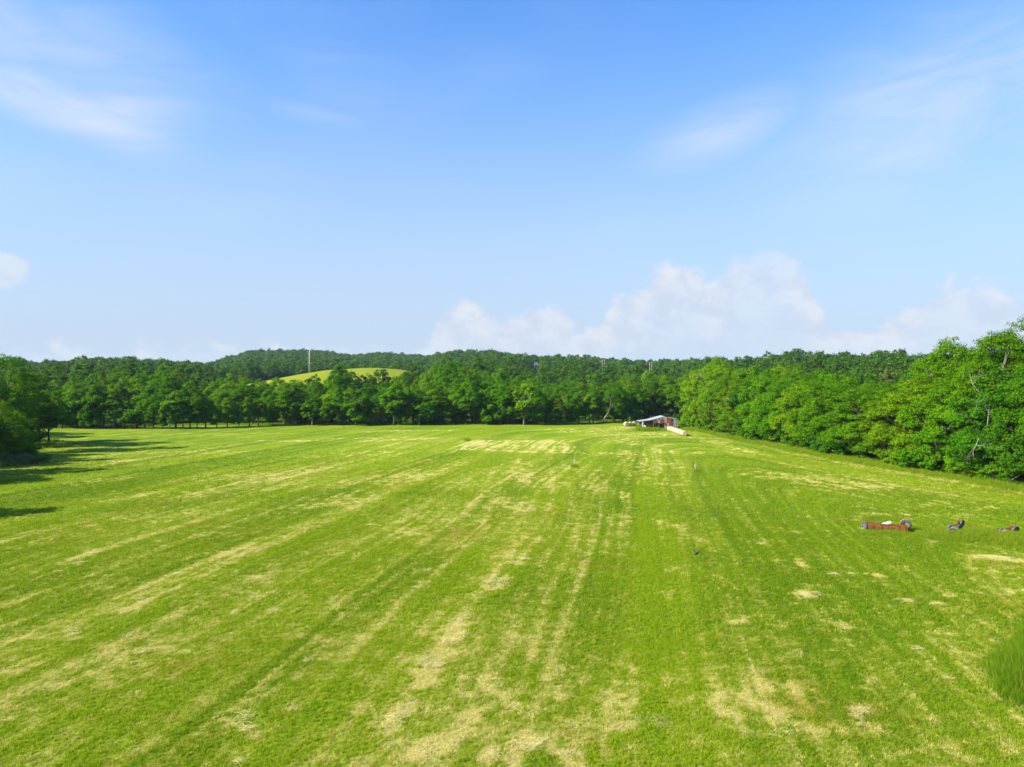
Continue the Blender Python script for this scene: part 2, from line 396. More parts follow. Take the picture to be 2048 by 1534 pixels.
def mat_ground():
    m, k, t = new_mat('hay_field_ground')
    geo = k.new('ShaderNodeNewGeometry'); pos = geo.outputs['Position']
    S = attr(k, 'straw'); lush = attr(k, 'lush'); wood = attr(k, 'wood'); mead = attr(k, 'meadow'); hay = attr(k, 'hay')
    fine = k.noise(pos, 9.0, 4, 0.7); mid = k.noise(pos, 2.2, 4, 0.65)
    var = k.m('ADD', k.m('MULTIPLY', fine, 0.6), k.m('MULTIPLY', mid, 0.4))
    var = k.maprange(var, 0.33, 0.67, 0, 1, False)
    c = grass_colour(k, S, lush, var, pos)
    mc = k.mix(k.noise(pos, 0.09, 4, 0.6), (0.130, 0.185, 0.003, 1), (0.200, 0.215, 0.006, 1))
    c = k.mix(mead, c, mc)
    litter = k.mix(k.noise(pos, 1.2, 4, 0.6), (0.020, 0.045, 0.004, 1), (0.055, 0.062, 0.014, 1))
    c = k.mix(k.m('MULTIPLY', attr(k, 'soil_shade'), 0.35), c, (0.045, 0.065, 0.008, 1))  # soil tone plus painted shade: darkens the near ground in gaps between tufts
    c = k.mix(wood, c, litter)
    b1 = k.new('ShaderNodeBump'); b1.inputs['Strength'].default_value = 0.6; b1.inputs['Distance'].default_value = 0.07
    t.links.new(fine, b1.inputs['Height'])
    b2 = k.new('ShaderNodeBump'); b2.inputs['Strength'].default_value = 0.55; b2.inputs['Distance'].default_value = 0.16
    t.links.new(mid, b2.inputs['Height']); t.links.new(b1.outputs[0], b2.inputs['Normal'])
    out(k, t, principled(k, c, 0.95, 0.05, 0, b2.outputs[0]))
    return m
def mat_blades(name, tall=False):
    m, k, t = new_mat(name)
    geo = k.new('ShaderNodeNewGeometry'); pos = geo.outputs['Position']
    S = attr(k, 'straw', 'INSTANCER'); lush = attr(k, 'lush', 'INSTANCER'); lv = attr(k, 'lv')
    if tall:
        g = k.mix(lush, (0.19, 0.29, 0.006, 1), (0.085, 0.20, 0.004, 1))
        g = k.mix(k.maprange(lv, 0.3, 1.0), g, k.mix(S, (0.19, 0.26, 0.012, 1), (0.30, 0.25, 0.05, 1)))
        c = g
    else:
        c = k.mix(1.0, grass_colour(k, S, lush, lv, pos), (1.5, 1.5, 1.5, 1), 'MULTIPLY')
    d = k.new('ShaderNodeBsdfDiffuse'); k.put(d.inputs[0], c)
    tr = k.new('ShaderNodeBsdfTranslucent'); k.put(tr.inputs[0], c)
    mx = k.new('ShaderNodeMixShader'); mx.inputs[0].default_value = 0.42
    t.links.new(d.outputs[0], mx.inputs[1]); t.links.new(tr.outputs[0], mx.inputs[2])
    out(k, t, mx.outputs[0]); return m
def mat_leaf(name, source):
    m, k, t = new_mat(name)
    if source == 'OBJECT':
        oi = k.new('ShaderNodeObjectInfo'); base = oi.outputs['Color']
    else:
        base = attr(k, 'tint', 'INSTANCER', 'Vector')
    lv = attr(k, 'lv')
    c = k.mix(k.maprange(lv, 0.0, 1.0, 0, 1, False), k.mix(0.35, base, (0.020, 0.075, 0.002, 1)), k.mix(0.30, base, (0.17, 0.30, 0.005, 1)))
    d = principled(k, c, 0.7, 0.0)
    tr = k.new('ShaderNodeBsdfTranslucent'); k.put(tr.inputs[0], k.mix(0.35, c, (0.16, 0.30, 0.006, 1)))
    mx = k.new('ShaderNodeMixShader'); mx.inputs[0].default_value = 0.33
    t.links.new(d, mx.inputs[1]); t.links.new(tr.outputs[0], mx.inputs[2])
    out(k, t, mx.outputs[0]); return m
def mat_bark(name, a, b):
    m, k, t = new_mat(name)
    tcn = k.new('ShaderNodeTexCoord')
    mp = k.new('ShaderNodeMapping'); mp.inputs['Scale'].default_value = (4, 4, 0.7); t.links.new(tcn.outputs['Object'], mp.inputs[0])
    n = k.noise(mp.outputs[0], 2.0, 5, 0.7)
    bp = k.new('ShaderNodeBump'); bp.inputs['Distance'].default_value = 0.06; t.links.new(n, bp.inputs['Height'])
    out(k, t, principled(k, k.mix(k.maprange(n, 0.3, 0.7), a, b), 0.9, 0.1, 0, bp.outputs[0])); return m
def mat_noise(name, a, b, scale=4, rough=0.8, spec=0.2, metal=0.0, c=None, bump=0.0, stretch=(1, 1, 1), lo=0.35, hi=0.65):
    m, k, t = new_mat(name)
    tcn = k.new('ShaderNodeTexCoord')
    mp = k.new('ShaderNodeMapping'); mp.inputs['Scale'].default_value = stretch; t.links.new(tcn.outputs['Object'], mp.inputs[0])
    n = k.noise(mp.outputs[0], scale, 5, 0.65)
    col = k.mix(k.maprange(n, lo, hi), a, b)
    if c: col = k.mix(k.maprange(k.noise(mp.outputs[0], scale * 3.1, 3, 0.6), 0.55, 0.7), col, c)
    nb = None
    if bump:
        bp = k.new('ShaderNodeBump'); bp.inputs['Distance'].default_value = bump; t.links.new(n, bp.inputs['Height']); nb = bp.outputs[0]
    out(k, t, principled(k, col, rough, spec, metal, nb)); return m

M_GROUND = mat_ground()
M_BLADE = mat_blades('stubble_blades'); M_TALL = mat_blades('tall_grass_blades', True)
M_LEAF = mat_leaf('leaves', 'OBJECT'); M_LEAF_I = mat_leaf('distant_leaves', 'INSTANCER')
M_BARK = mat_bark('bark', (0.032, 0.025, 0.017, 1), (0.09, 0.075, 0.055, 1))
M_BARK_PALE = mat_bark('pale_bark', (0.11, 0.095, 0.075, 1), (0.24, 0.22, 0.185, 1))
M_DEAD = mat_bark('dead_wood', (0.12, 0.105, 0.08, 1), (0.30, 0.27, 0.22, 1))
M_STRAW = mat_noise('loose_straw', (0.48, 0.40, 0.13, 1), (0.62, 0.54, 0.22, 1), 3, 0.8, 0.1)
M_RUST = mat_noise('rust', (0.080, 0.032, 0.010, 1), (0.200, 0.088, 0.022, 1), 5, 0.85, 0.15, c=(0.055, 0.022, 0.012, 1), bump=0.01)
M_RUBBER = mat_noise('weathered_rubber', (0.035, 0.035, 0.035, 1), (0.11, 0.108, 0.10, 1), 5, 0.75, 0.25, bump=0.01)
M_RIM = mat_noise('yellow_rim', (0.20, 0.14, 0.02, 1), (0.30, 0.24, 0.06, 1), 6, 0.6, 0.3, c=(0.12, 0.05, 0.02, 1))
M_PALE_RIM = mat_noise('pale_rim', (0.13, 0.115, 0.085, 1), (0.24, 0.22, 0.17, 1), 6, 0.6, 0.3, c=(0.12, 0.06, 0.03, 1))
M_TIN = mat_noise('galvanised_tin', (0.24, 0.255, 0.28, 1), (0.36, 0.37, 0.39, 1), 1.3, 0.6, 0.3, 0.1, c=(0.22, 0.17, 0.13, 1))
M_RED = mat_noise('red_tin', (0.13, 0.026, 0.014, 1), (0.20, 0.05, 0.026, 1), 2.2, 0.7, 0.2, c=(0.22, 0.15, 0.12, 1), stretch=(1, 1, .4))
M_BROWN = mat_noise('brown_tin', (0.065, 0.034, 0.026, 1), (0.11, 0.06, 0.042, 1), 2.2, 0.8, 0.15, c=(0.22, 0.18, 0.15, 1), stretch=(1, 1, .4))
M_GREYTIN = mat_noise('bare_tin', (0.20, 0.18, 0.17, 1), (0.30, 0.28, 0.26, 1), 2.2, 0.6, 0.3, c=(0.18, 0.07, 0.045, 1), stretch=(1, 1, .4))
M_PLANK = mat_noise('weathered_plank', (0.19, 0.17, 0.18, 1), (0.30, 0.275, 0.28, 1), 3, 0.9, 0.1, stretch=(3, 3, .5))
M_DARKPLANK = mat_noise('old_dark_plank', (0.05, 0.042, 0.036, 1), (0.10, 0.086, 0.075, 1), 3, 0.9, 0.1, stretch=(3, 3, .5))
M_WHITE = mat_noise('white_paint', (0.40, 0.40, 0.385, 1), (0.50, 0.50, 0.48, 1), 4, 0.6, 0.3)
M_BALE = mat_noise('bale_straw', (0.26, 0.215, 0.085, 1), (0.36, 0.31, 0.15, 1), 7, 0.9, 0.1, bump=0.04)
M_NET = mat_noise('bale_net_wrap', (0.25, 0.22, 0.12, 1), (0.36, 0.33, 0.20, 1), 5, 0.85, 0.15, bump=0.03)
M_POLE = mat_noise('grey_pole', (0.24, 0.235, 0.225, 1), (0.32, 0.315, 0.305, 1), 2, 0.7, 0.2)
M_POLEWOOD = mat_noise('weathered_pole_wood', (0.17, 0.13, 0.105, 1), (0.25, 0.205, 0.17, 1), 2, 0.85, 0.1)
M_FEATHER = mat_noise('black_feathers', (0.012, 0.012, 0.014, 1), (0.03, 0.028, 0.028, 1), 8, 0.6, 0.3)
M_FEATHER_LIT = mat_noise('brown_lit_feathers', (0.06, 0.045, 0.03, 1), (0.10, 0.08, 0.055, 1), 8, 0.6, 0.3)  # lighter brown copy of the feathers, sunlit look painted on one wing
M_BEAK = mat_noise('dark_beak', (0.02, 0.02, 0.02, 1), (0.05, 0.045, 0.04, 1), 8, 0.4, 0.4)
M_LATH = mat_noise('yellow_lath', (0.32, 0.29, 0.12, 1), (0.40, 0.37, 0.20, 1), 5, 0.7, 0.2)
M_RIBBON = mat_noise('pale_ribbon', (0.28, 0.29, 0.32, 1), (0.36, 0.37, 0.38, 1), 5, 0.5, 0.3)

# ------------------------------------------------------------------ ground sheet
def axis(segs):
    a = [segs[0][0]]
    for (lo, hi, s0, s1) in segs:
        p = lo
        while p < hi - 1e-6:
            f = (p - lo) / (hi - lo); p = min(hi, p + s0 + (s1 - s0) * f); a.append(p)
        a[-1] = hi
    return np.array(a)
gx = axis([(-4000, -900, 350, 60), (-900, -160, 40, 10), (-160, -60, 4, 0.8), (-60, 45, 0.42, 0.42), (45, 90, 0.8, 4), (90, 900, 10, 40), (900, 4000, 60, 350)])
gy = axis([(-600, -40, 80, 14), (-40, 16, 8, 0.6), (16, 60, 0.22, 0.42), (60, 210, 0.45, 1.1), (210, 700, 4, 12), (700, 1500, 14, 30), (1500, 5000, 60, 350)])
GX, GY = np.meshgrid(gx, gy)
gxf, gyf = GX.ravel(), GY.ravel()
GZ = terrain(gxf, gyf)
S_, L_, H_, IN_ = field_colour(gxf, gyf)
def meadow_mask(x, y):
    r = np.sqrt(((x + 105) / 82)**2 + ((y - 455) / 120)**2)
    return (r < 1)
CLEAR = [(wx(1455, 430), 430, 24, 34), (wx(1240, 560), 560, 12, 30), (wx(412, 400), 400, 9, 26)]
def small_clear(x, y):
    k = np.zeros(np.shape(x), bool)
    for (cx0, cy0, rx, ry) in CLEAR: k |= (((x - cx0) / rx)**2 + ((y - cy0) / ry)**2) < 1
    return k
mead = ((gyf > 290) & (1 > 0)).astype(float) * (1 - sstep(0.9, 1.15, np.sqrt(((gxf + 105) / 90)**2 + ((gyf - 455) / 135)**2)))
mead = np.maximum(mead, small_clear(gxf, gyf).astype(float))
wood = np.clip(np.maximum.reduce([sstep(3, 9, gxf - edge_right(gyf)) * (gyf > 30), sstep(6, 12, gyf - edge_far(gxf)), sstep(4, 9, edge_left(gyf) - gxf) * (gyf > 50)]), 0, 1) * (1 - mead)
nx, ny = len(gx), len(gy)
ii = (np.arange(ny - 1)[:, None] * nx + np.arange(nx - 1)[None, :]).ravel()
FQ = np.stack([ii, ii + 1, ii + nx + 1, ii + nx], 1)
me = make_mesh('ground', np.stack([gxf, gyf, GZ], 1), 4, FQ, M_GROUND, {'straw': S_, 'lush': L_, 'hay': H_, 'wood': wood, 'meadow': mead, 'soil_shade': 1 - sstep(40, 140, gyf)}, smooth=True)
ground = link('ground', me); tag(ground, 'mown green hay field with straw streaks, rising to wooded hills', None, kind='structure')

# ------------------------------------------------------------------ scattering with geometry nodes
def scatter(name, pts, sources, idx, rot, scl, extra, label, cat):
    """one object that sets copies of small source meshes on its points"""
    at = {'rot': rot, 'scl': scl, 'pick': idx.astype(np.float32)}; at.update(extra)
    me = make_mesh(name, pts, 3, np.zeros((0, 3), int), None, at)
    o = link(name, me); tag(o, label, cat, kind='stuff')
    ng = bpy.data.node_groups.new(name + '_scatter', 'GeometryNodeTree')
    ng.interface.new_socket('Geometry', in_out='INPUT', socket_type='NodeSocketGeometry')
    ng.interface.new_socket('Geometry', in_out='OUTPUT', socket_type='NodeSocketGeometry')
    N = ng.nodes; Lk = ng.links
    gi = N.new('NodeGroupInput'); go = N.new('NodeGroupOutput')
    j = N.new('GeometryNodeJoinGeometry')
    for so in reversed(sources):
        oi = N.new('GeometryNodeObjectInfo'); oi.inputs['Object'].default_value = so; oi.inputs['As Instance'].default_value = True
        Lk.new(oi.outputs['Geometry'], j.inputs[0])
    ip = N.new('GeometryNodeInstanceOnPoints'); ip.inputs['Pick Instance'].default_value = True
    def na(nm, ty):
        a = N.new('GeometryNodeInputNamedAttribute'); a.data_type = ty; a.inputs[0].default_value = nm; return a.outputs['Attribute']
    e2r = N.new('FunctionNodeEulerToRotation')
    Lk.new(na('rot', 'FLOAT_VECTOR'), e2r.inputs[0])
    Lk.new(gi.outputs[0], ip.inputs['Points']); Lk.new(j.outputs[0], ip.inputs['Instance'])
    Lk.new(na('pick', 'FLOAT'), ip.inputs['Instance Index'])
    Lk.new(e2r.outputs[0], ip.inputs['Rotation']); Lk.new(na('scl', 'FLOAT_VECTOR'), ip.inputs['Scale'])
    Lk.new(ip.outputs[0], go.inputs[0])
    md = o.modifiers.new('scatter', 'NODES'); md.node_group = ng
    return o
def source(name, me): return bpy.data.objects.new(name, me)     # never linked: only read by the scatter

def tuft(seed, nb, rad, h0, h1, wd, lean, mat):
    r = np.random.default_rng(seed)
    V = []; Fq = []; lv = []
    for i in range(nb):
        a = r.uniform(0, 2 * math.pi); d = rad * math.sqrt(r.uniform()); b = np.array([d * math.cos(a), d * math.sin(a), -0.01])
        h = r.uniform(h0, h1); la = r.uniform(0, 2 * math.pi); ln = r.uniform(0.15, 1) * lean * h
        tip = b + np.array([math.cos(la) * ln, math.sin(la) * ln, h]); mid = b + np.array([math.cos(la) * ln * .35, math.sin(la) * ln * .35, h * .62])
        sa = r.uniform(0, math.pi); sv = np.array([math.cos(sa), math.sin(sa), 0]) * wd * r.uniform(.6, 1.2) * .5
        o = len(V); V += [b - sv, b + sv, mid + sv * .8, mid - sv * .8, tip]
        Fq += [(o, o + 1, o + 2), (o, o + 2, o + 3), (o + 3, o + 2, o + 4)]
        lv += [r.uniform()] * 5
    return make_mesh('tuft', np.array(V), 3, np.array(Fq), mat, {'lv': np.array(lv)})

def wedge_points(d0, d1, dens, margin=0.80, seed=1):
    r = np.random.default_rng(seed)
    n = int(margin * (d1 * d1 - d0 * d0) * dens)
    y = np.sqrt(r.uniform(d0 * d0, d1 * d1, n)); x = r.uniform(-margin, margin, n) * y
    return x, y
# short stubble
xs, ys, sz = [], [], []
for (d0, d1, dens, s) in [(16, 34, 75, 1.0), (34, 62, 34, 1.35), (62, 150, 9, 1.9)]:
    x, y = wedge_points(d0, d1, dens, seed=int(d0)); xs.append(x); ys.append(y); sz.append(np.full(len(x), s))
x = np.concatenate(xs); y = np.concatenate(ys); s = np.concatenate(sz)
S1, L1, H1, I1 = field_colour(x, y)
keep = (I1 > 0.3) & (rng.uniform(0, 1, len(x)) < 1 - sstep(58, 148, y))
x, y, s, S1, L1, H1 = [q[keep] for q in (x, y, s, S1, L1, H1)]
n = len(x)
jit = rng.normal(0, .15, n)
srcs = [source('stubble_tuft', tuft(100 + i, 17, 0.095, 0.035, 0.100, 0.012, 0.8, M_BLADE)) for i in range(6)]
rot = np.stack([np.zeros(n), np.zeros(n), rng.uniform(0, 6.283, n)], 1)
k = s * rng.uniform(.75, 1.25, n); scl = np.stack([k, k, k * rng.uniform(.7, 1.25, n) * (1.25 - 0.55 * np.clip(S1, 0, 1))], 1)
scatter('stubble_grass', np.stack([x, y, terrain(x, y)], 1), srcs, rng.integers(0, 6, n), rot, scl, {'straw': np.clip(S1 + jit, 0, 1), 'lush': np.clip(L1 + jit, 0, 1)}, 'short mown grass stubble covering the near half of the field', 'grass')

# loose hay lying on the stubble
def hay_wisp(seed, nb):
    r = np.random.default_rng(seed); V = []; Fq = []
    for i in range(nb):
        a = r.normal(0, 0.75); c = np.array([r.normal(0, .17), r.normal(0, .11), r.uniform(0.03, .085)])
        L = r.uniform(.05, .17); d = np.array([math.cos(a), math.sin(a), r.normal(0, .06)]) * L
        sv = np.array([-math.sin(a), math.cos(a), .2]) * r.uniform(.0022, .0042)
        bend = np.array([r.normal(0, .02), r.normal(0, .02), .02])
        o = len(V); V += [c - d - sv, c - d + sv, c + bend + sv, c + bend - sv, c + d + sv, c + d - sv]
        Fq += [(o, o + 1, o + 2, o + 3), (o + 3, o + 2, o + 4, o + 5)]
    return make_mesh('hay_wisp', np.array(V), 4, np.array(Fq), M_STRAW)
xs, ys = wedge_points(16, 70, 30, seed=77)
Sh, Lh, Hh, Ih = field_colour(xs, ys)
kp = rng.uniform(0, 1, len(xs)) < np.clip((Hh - 0.30) * 1.3, 0, 1)**2 * 0.5 * (ys < 50) + 0.004 * (Sh > 0.5)
xs, ys = xs[kp], ys[kp]; n = len(xs)
srcs = [source('hay_wisp', hay_wisp(200 + i, 30)) for i in range(5)]
mdir = np.where(xs < 14, 1.38, 0.1)
rot = np.stack([np.zeros(n), np.zeros(n), mdir + rng.normal(0, .9, n)], 1)
k = rng.uniform(.6, 1.25, n) * (1 + ys / 120)
scatter('loose_hay', np.stack([xs, ys, terrain(xs, ys) + .01], 1), srcs, rng.integers(0, 5, n), rot, np.stack([k, k, k], 1), {}, 'pale wisps of loose hay left lying on the stubble', 'hay')

# tall unmown grass
tx, ty, ts = [], [], []
def tall_patch(f, nn, s0, s1):
    for i in range(nn):
        p = f()
        if p is None: continue
        tx.append(p[0]); ty.append(p[1]); ts.append(random.uniform(s0, s1) * (p[2] if len(p) > 2 else 1))
def strip():
    y_ = random.uniform(45, 225); e = float(edge_right(y_)); return (e + random.triangular(-3.2, 4.5, 0.4), y_)
tall_patch(strip, 9000, .55, 1.15)
def farstrip():
    x_ = random.uniform(-150, 48); e = float(edge_far(x_)); return (x_, e + random.triangular(-2.5, 8, 1.5))
tall_patch(farstrip, 7000, .5, 1.2)
def leftstrip():
    y_ = random.uniform(55, 190); e = float(edge_left(y_)); return (e - random.triangular(-2.5, 6, .5), y_)
tall_patch(leftstrip, 3500, .5, 1.1)
def ell(px, py, rx, ry):
    def f():
        while True:
            a, b = random.gauss(0, .5), random.gauss(0, .5)
            if a * a + b * b < 1.8: break
        yy = gdepth(py + b * ry); return (wx(px + a * rx, yy), yy, max(.35, 1.15 - 0.55 * (a * a + b * b)))
    return f
tall_patch(ell(1785, 1066, 60, 10), 420, .28, .5)
tall_patch(ell(1780, 1068, 50, 2.5), 200, .28, .5)
tall_patch(ell(1930, 1072, 110, 15), 1500, .5, .95)
tall_patch(ell(1910, 1072, 26, 3), 130, .7, 1.0)
tall_patch(ell(2018, 1075, 26, 3), 130, .7, 1.0)
tall_patch(ell(2030, 1082, 60, 16), 500, .6, 1.0)
tall_patch(ell(2058, 1345, 80, 62), 1500, .9, 1.5)
tall_patch(ell(2110, 1290, 90, 70), 700, .6, 1.3)
tall_patch(ell(1300, 861, 40, 2.2), 420, .9, 1.7)
tall_patch(ell(1385, 859, 34, 5), 360, .6, 1.2)
tall_patch(ell(1279, 856, 7, 2.5), 90, 1.5, 2.3)
tall_patch(ell(1149, 934, 10, 3), 40, .5, .9); tall_patch(ell(1392, 941, 10, 3), 40, .5, .9)
tall_patch(ell(935, 881, 8, 2), 30, .6, 1.3)
tx, ty, ts = np.array(tx), np.array(ty), np.array(ts); n = len(tx)
srcs = [source('tall_grass_tuft', tuft(300 + i, 26, 0.20, 0.28, 0.62, 0.018, 0.75, M_TALL)) for i in range(5)]
k = ts * 0.95
near_iron = ((np.abs(tx - 36) < 7) & (ty < 66)).astype(float)
lush = np.where((ty < 45), 1.0, rng.uniform(0.0, 0.6, n))
scatter('tall_grass', np.stack([tx, ty, terrain(tx, ty)], 1), srcs, rng.integers(0, 5, n), np.stack([rng.normal(0, .08, n), rng.normal(0, .08, n), rng.uniform(0, 6.28, n)], 1), np.stack([k, k, k], 1), {'straw': np.clip(rng.uniform(0, .5, n) + .35 * near_iron * fbm(tx / 1.5, ty / 1.5, 8), 0, 1), 'lush': lush}, 'tall unmown green grass along the wood edge and round the old iron', 'grass')

# ------------------------------------------------------------------ trees
def unit(v): return v / np.maximum(np.linalg.norm(v, axis=-1, keepdims=True), 1e-9)
def build_tree(seed, H, R, base, nlobe, nclump, nleaf, leaf, wide=1.0, leafmat=None, open_=0.0, barkonly=False):
    """returns trunk mesh (with limbs) and crown mesh; H height, R crown radius, base: crown base as share of H"""
    r = np.random.default_rng(seed); rr = random.Random(seed)
    zc0 = H * base; ch = H - zc0
    lobes = []
    lobes.append((np.array([r.normal(0, .1) * R, r.normal(0, .1) * R, zc0 + ch * .72]), np.array([R * .62, R * .62, ch * .30])))
    for i in range(nlobe):
        a = 2 * math.pi * (i + r.uniform(-.3, .3)) / nlobe * 1.62; f = r.uniform(.08, .82)
        rad = R * (0.30 + 0.42 * math.sin(math.pi * min(1, .18 + .72 * (1 - f)))) * wide
        c = np.array([math.cos(a) * rad, math.sin(a) * rad, zc0 + ch * (0.10 + 0.76 * f)])
        sr = R * r.uniform(.34, .56) * (1.1 - .35 * f)
        lobes.append((c, np.array([sr, sr, min(sr * r.uniform(.85, 1.15), ch * .34)])))
    top = max(c[2] + s[2] for c, s in lobes); kz = H / top
    lobes = [(c * [1, 1, kz], s * [1, 1, kz]) for c, s in lobes]
    ccen = np.array([0, 0, zc0 + ch * .45])
    # clumps on the shells of the lobes
    vol = np.array([s[0] * s[1] for c, s in lobes]); pr = vol / vol.sum()
    li = r.choice(len(lobes), nclump, p=pr)
    d = unit(r.normal(size=(nclump, 3))); d[:, 2] = np.where(d[:, 2] < -.7, -d[:, 2] * .5, d[:, 2]); d = unit(d)
    rad = r.uniform(.55, 1.0, nclump)**.6
    lc = np.array([lobes[i][0] for i in li]); ls = np.array([lobes[i][1] for i in li])
    cc = lc + d * ls * rad[:, None]
    cc[:, 2] = np.maximum(cc[:, 2], zc0 * .8 + .15 * H * .1)
    cr = r.uniform(.35, 1.0, nclump) * R * .155 + leaf * 0.8
    # leaves
    per = r.multinomial(nleaf, (cr**2) / (cr**2).sum())
    ci = np.repeat(np.arange(nclump), per); n = len(ci)
    ld = unit(r.normal(size=(n, 3))); ld[:, 2] = np.abs(ld[:, 2]) * 1.15 - .42; ld = unit(ld)
    lp = cc[ci] + ld * cr[ci, None] * np.array([1.08, 1.08, .88]) * (r.uniform(.45, 1.08, n)[:, None])
    outw = unit(lp - ccen)
    nrm = unit(ld * .75 + outw * .45 + np.array([0, 0, .35]) + r.normal(size=(n, 3)) * .55)
    a1 = unit(np.cross(nrm, r.normal(size=(n, 3)))); a2 = np.cross(nrm, a1)
    sz = leaf * r.uniform(.6, 1.25, n)[:, None]
    V = np.stack([lp - a1 * sz * .62, lp - a2 * sz * .36 + nrm * sz * .1, lp + a1 * sz * .62, lp + a2 * sz * .36 + nrm * sz * .1], 1).reshape(-1, 3)
    Fq = np.arange(n * 4).reshape(n, 4)
    clv = r.uniform(0, 1, nclump)
    lv = np.clip(.55 * clv[ci] + .45 * r.uniform(0, 1, n), 0, 1)
    crown = make_mesh('crown', V, 4, Fq, leafmat or M_LEAF, {'lv': np.repeat(lv, 4)})
    # trunk and limbs
    mb = MB(); r0 = 0.0155 * H + .05
    tp = [Vector((0, 0, -.25))]; ra = [r0 * 1.35]
    ht = zc0 + ch * .62; wob = Vector((0, 0, 0))
    for i in range(1, 8):
        f = i / 7; wob += Vector((rr.gauss(0, .045), rr.gauss(0, .045), 0)) * R * .35
        tp.append(Vector((wob.x, wob.y, ht * f))); ra.append(r0 * (1 - .72 * f))
    mb.tube(tp, ra, 7)
    for c, s in lobes:
        cv = Vector(c); zj = max(.28 * zc0 + .35 * ht * rr.random(), min(ht * .95, cv.z - s[2] - rr.uniform(.1, .35) * ch * .5))
        zj = min(max(zj, zc0 * .7), ht * .97); f = zj / ht; i0 = min(6, int(f * 7)); st = tp[i0].lerp(tp[i0 + 1], f * 7 - i0)
        mid = st.lerp(cv, .5) + Vector((rr.gauss(0, .06), rr.gauss(0, .06), rr.uniform(-.02, .1))) * R
        rl = r0 * rr.uniform(.26, .42)
        mb.tube([st, mid, cv], [rl, rl * .7, rl * .38], 5)
        for q in range(4):
            dd = Vector((rr.gauss(0, 1), rr.gauss(0, 1), rr.uniform(-.1, 1.1))).normalized()
            e = cv + Vector((dd.x * s[0], dd.y * s[1], dd.z * s[2])) * rr.uniform(.65, .95)
            mb.tube([mid.lerp(cv, .6), mid.lerp(e, .62) + Vector((0, 0, .08 * R)), e], [rl * .42, rl * .28, rl * .1], 4, cap=False)
    return mb.mesh('trunk', M_BARK, True), crown

# kinds: (H, R)
KINDS = {}
for i in range(5):   # slim trees with clear stems, far treeline front
    KINDS['slim%d' % i] = (build_tree(11 + i, 11, 2.7, [.08, .16, .06, .20, .12][i], 11, 190, 11500, .30), 11, 2.7)
for i in range(6):   # full crowned
    KINDS['full%d' % i] = (build_tree(31 + i, 16, 5.0, [.05, .10, .03, .08, .05, .12][i], [13, 15, 12, 14, 16, 13][i], 330, 21000, .32), 16, 5.0)
for i in range(5):   # detailed near trees of the right hand row, branches to the ground
    KINDS['edge%d' % i] = (build_tree(51 + i, 14, 4.4, [.04, .07, .03, .06, .05][i], [13, 15, 12, 14, 16][i], 560, 46000, .19, 1.05), 14, 4.4)
for i in range(3):   # tall open crowned, seen against the sky
    KINDS['tall%d' % i] = (build_tree(71 + i, 19, 5.2, [.16, .22, .2][i], [13, 12, 15][i], 520, 42000, .20, 1.1), 19, 5.2)
for i in range(4):   # bushes
    KINDS['bush%d' % i] = (build_tree(91 + i, 3.0, 1.9, .02, 7, 90, 3600, .20), 3.0, 1.9)

def green(kind=None, r=random):
    """crown colours: mid green, darker, yellowish"""
    base = {None: (.062, .200, .002), 'dark': (.034, .132, .003), 'light': (.125, .245, .003), 'olive': (.086, .168, .006), 'grey': (.12, .16, .08)}[kind]
    v = r.uniform(.72, 1.25); h = r.uniform(-.016, .020)
    return (max(.01, base[0] * v + h), base[1] * v + h * .5, base[2] * v, 1)
TREES = []
def plant(kind, x, y, h, label, group, spread=1.0, col=None, pale=False, name='tree', cat='tree', wscale=None):
    (trm, crm), H, R = KINDS[kind]
    k = h / H; kw = k * spread if wscale is None else wscale
    z = tz(x, y)
    e = thing(name, (x, y, z - .05), label, cat, group, random.uniform(0, 6.283))
    e.scale = (kw, kw, k)
    t_ = link('trunk', trm, e)
    if pale:
        t_.material_slots[0].link = 'OBJECT'; t_.material_slots[0].material = M_BARK_PALE
    c_ = link('crown', crm, e); c_.color = col or green(random.choices([None, 'dark', 'light', 'olive'], [6, 2, 1.4, 1.2])[0])
    TREES.append(e)
    return e
ORD = 'first second third fourth fifth sixth seventh eighth ninth tenth eleventh twelfth thirteenth fourteenth fifteenth sixteenth seventeenth eighteenth nineteenth'.split()
TENS = ['', '', 'twent', 'thirt', 'fort', 'fift', 'sixt', 'sevent', 'eight', 'ninet']
def ordinal(n):
    if n >= 100: return 'hundred' + ('th' if n == 100 else ' and ' + ordinal(n - 100))
    if n < 20: return ORD[n - 1]
    t, u = divmod(n, 10)
    return TENS[t] + 'ieth' if u == 0 else TENS[t] + 'y-' + ORD[u - 1]
def colour_word(c):
    if c[0] > .105: return 'pale green'
    if c[1] < .14: return 'dark green'
    if c[0] > .082: return 'olive green'
    return 'green'

TOPY = np.array([(-200, 715), (0, 706), (60, 735), (100, 752), (130, 747), (170, 741), (216, 736), (255, 730), (300, 733), (352, 721), (370, 756), (407, 770), (443, 746), (482, 741), (527, 756), (583, 746), (603, 757), (628, 752), (655, 740), (677, 728), (700, 752), (725, 756), (755, 762), (788, 745), (811, 749), (844, 751), (865, 726), (890, 713), (921, 721), (946, 724), (969, 739), (1000, 733), (1025, 749), (1048, 744), (1076, 749), (1101, 759), (1149, 746), (1175, 749), (1203, 757), (1220, 762), (1256, 746), (1287, 737), (1317, 744), (1342, 746), (1378, 744), (1392, 733), (1423, 713), (1454, 717), (1478, 730), (1527, 730), (1568, 727), (1610, 730), (1651, 740), (1686, 741), (1720, 752), (1772, 752), (1800, 748), (1830, 726), (1858, 709), (1890, 676), (1934, 669), (1980, 668), (2014, 651), (2048, 647), (2200, 640)], float)
def topy(px): return float(np.interp(px, TOPY[:, 0], TOPY[:, 1]))

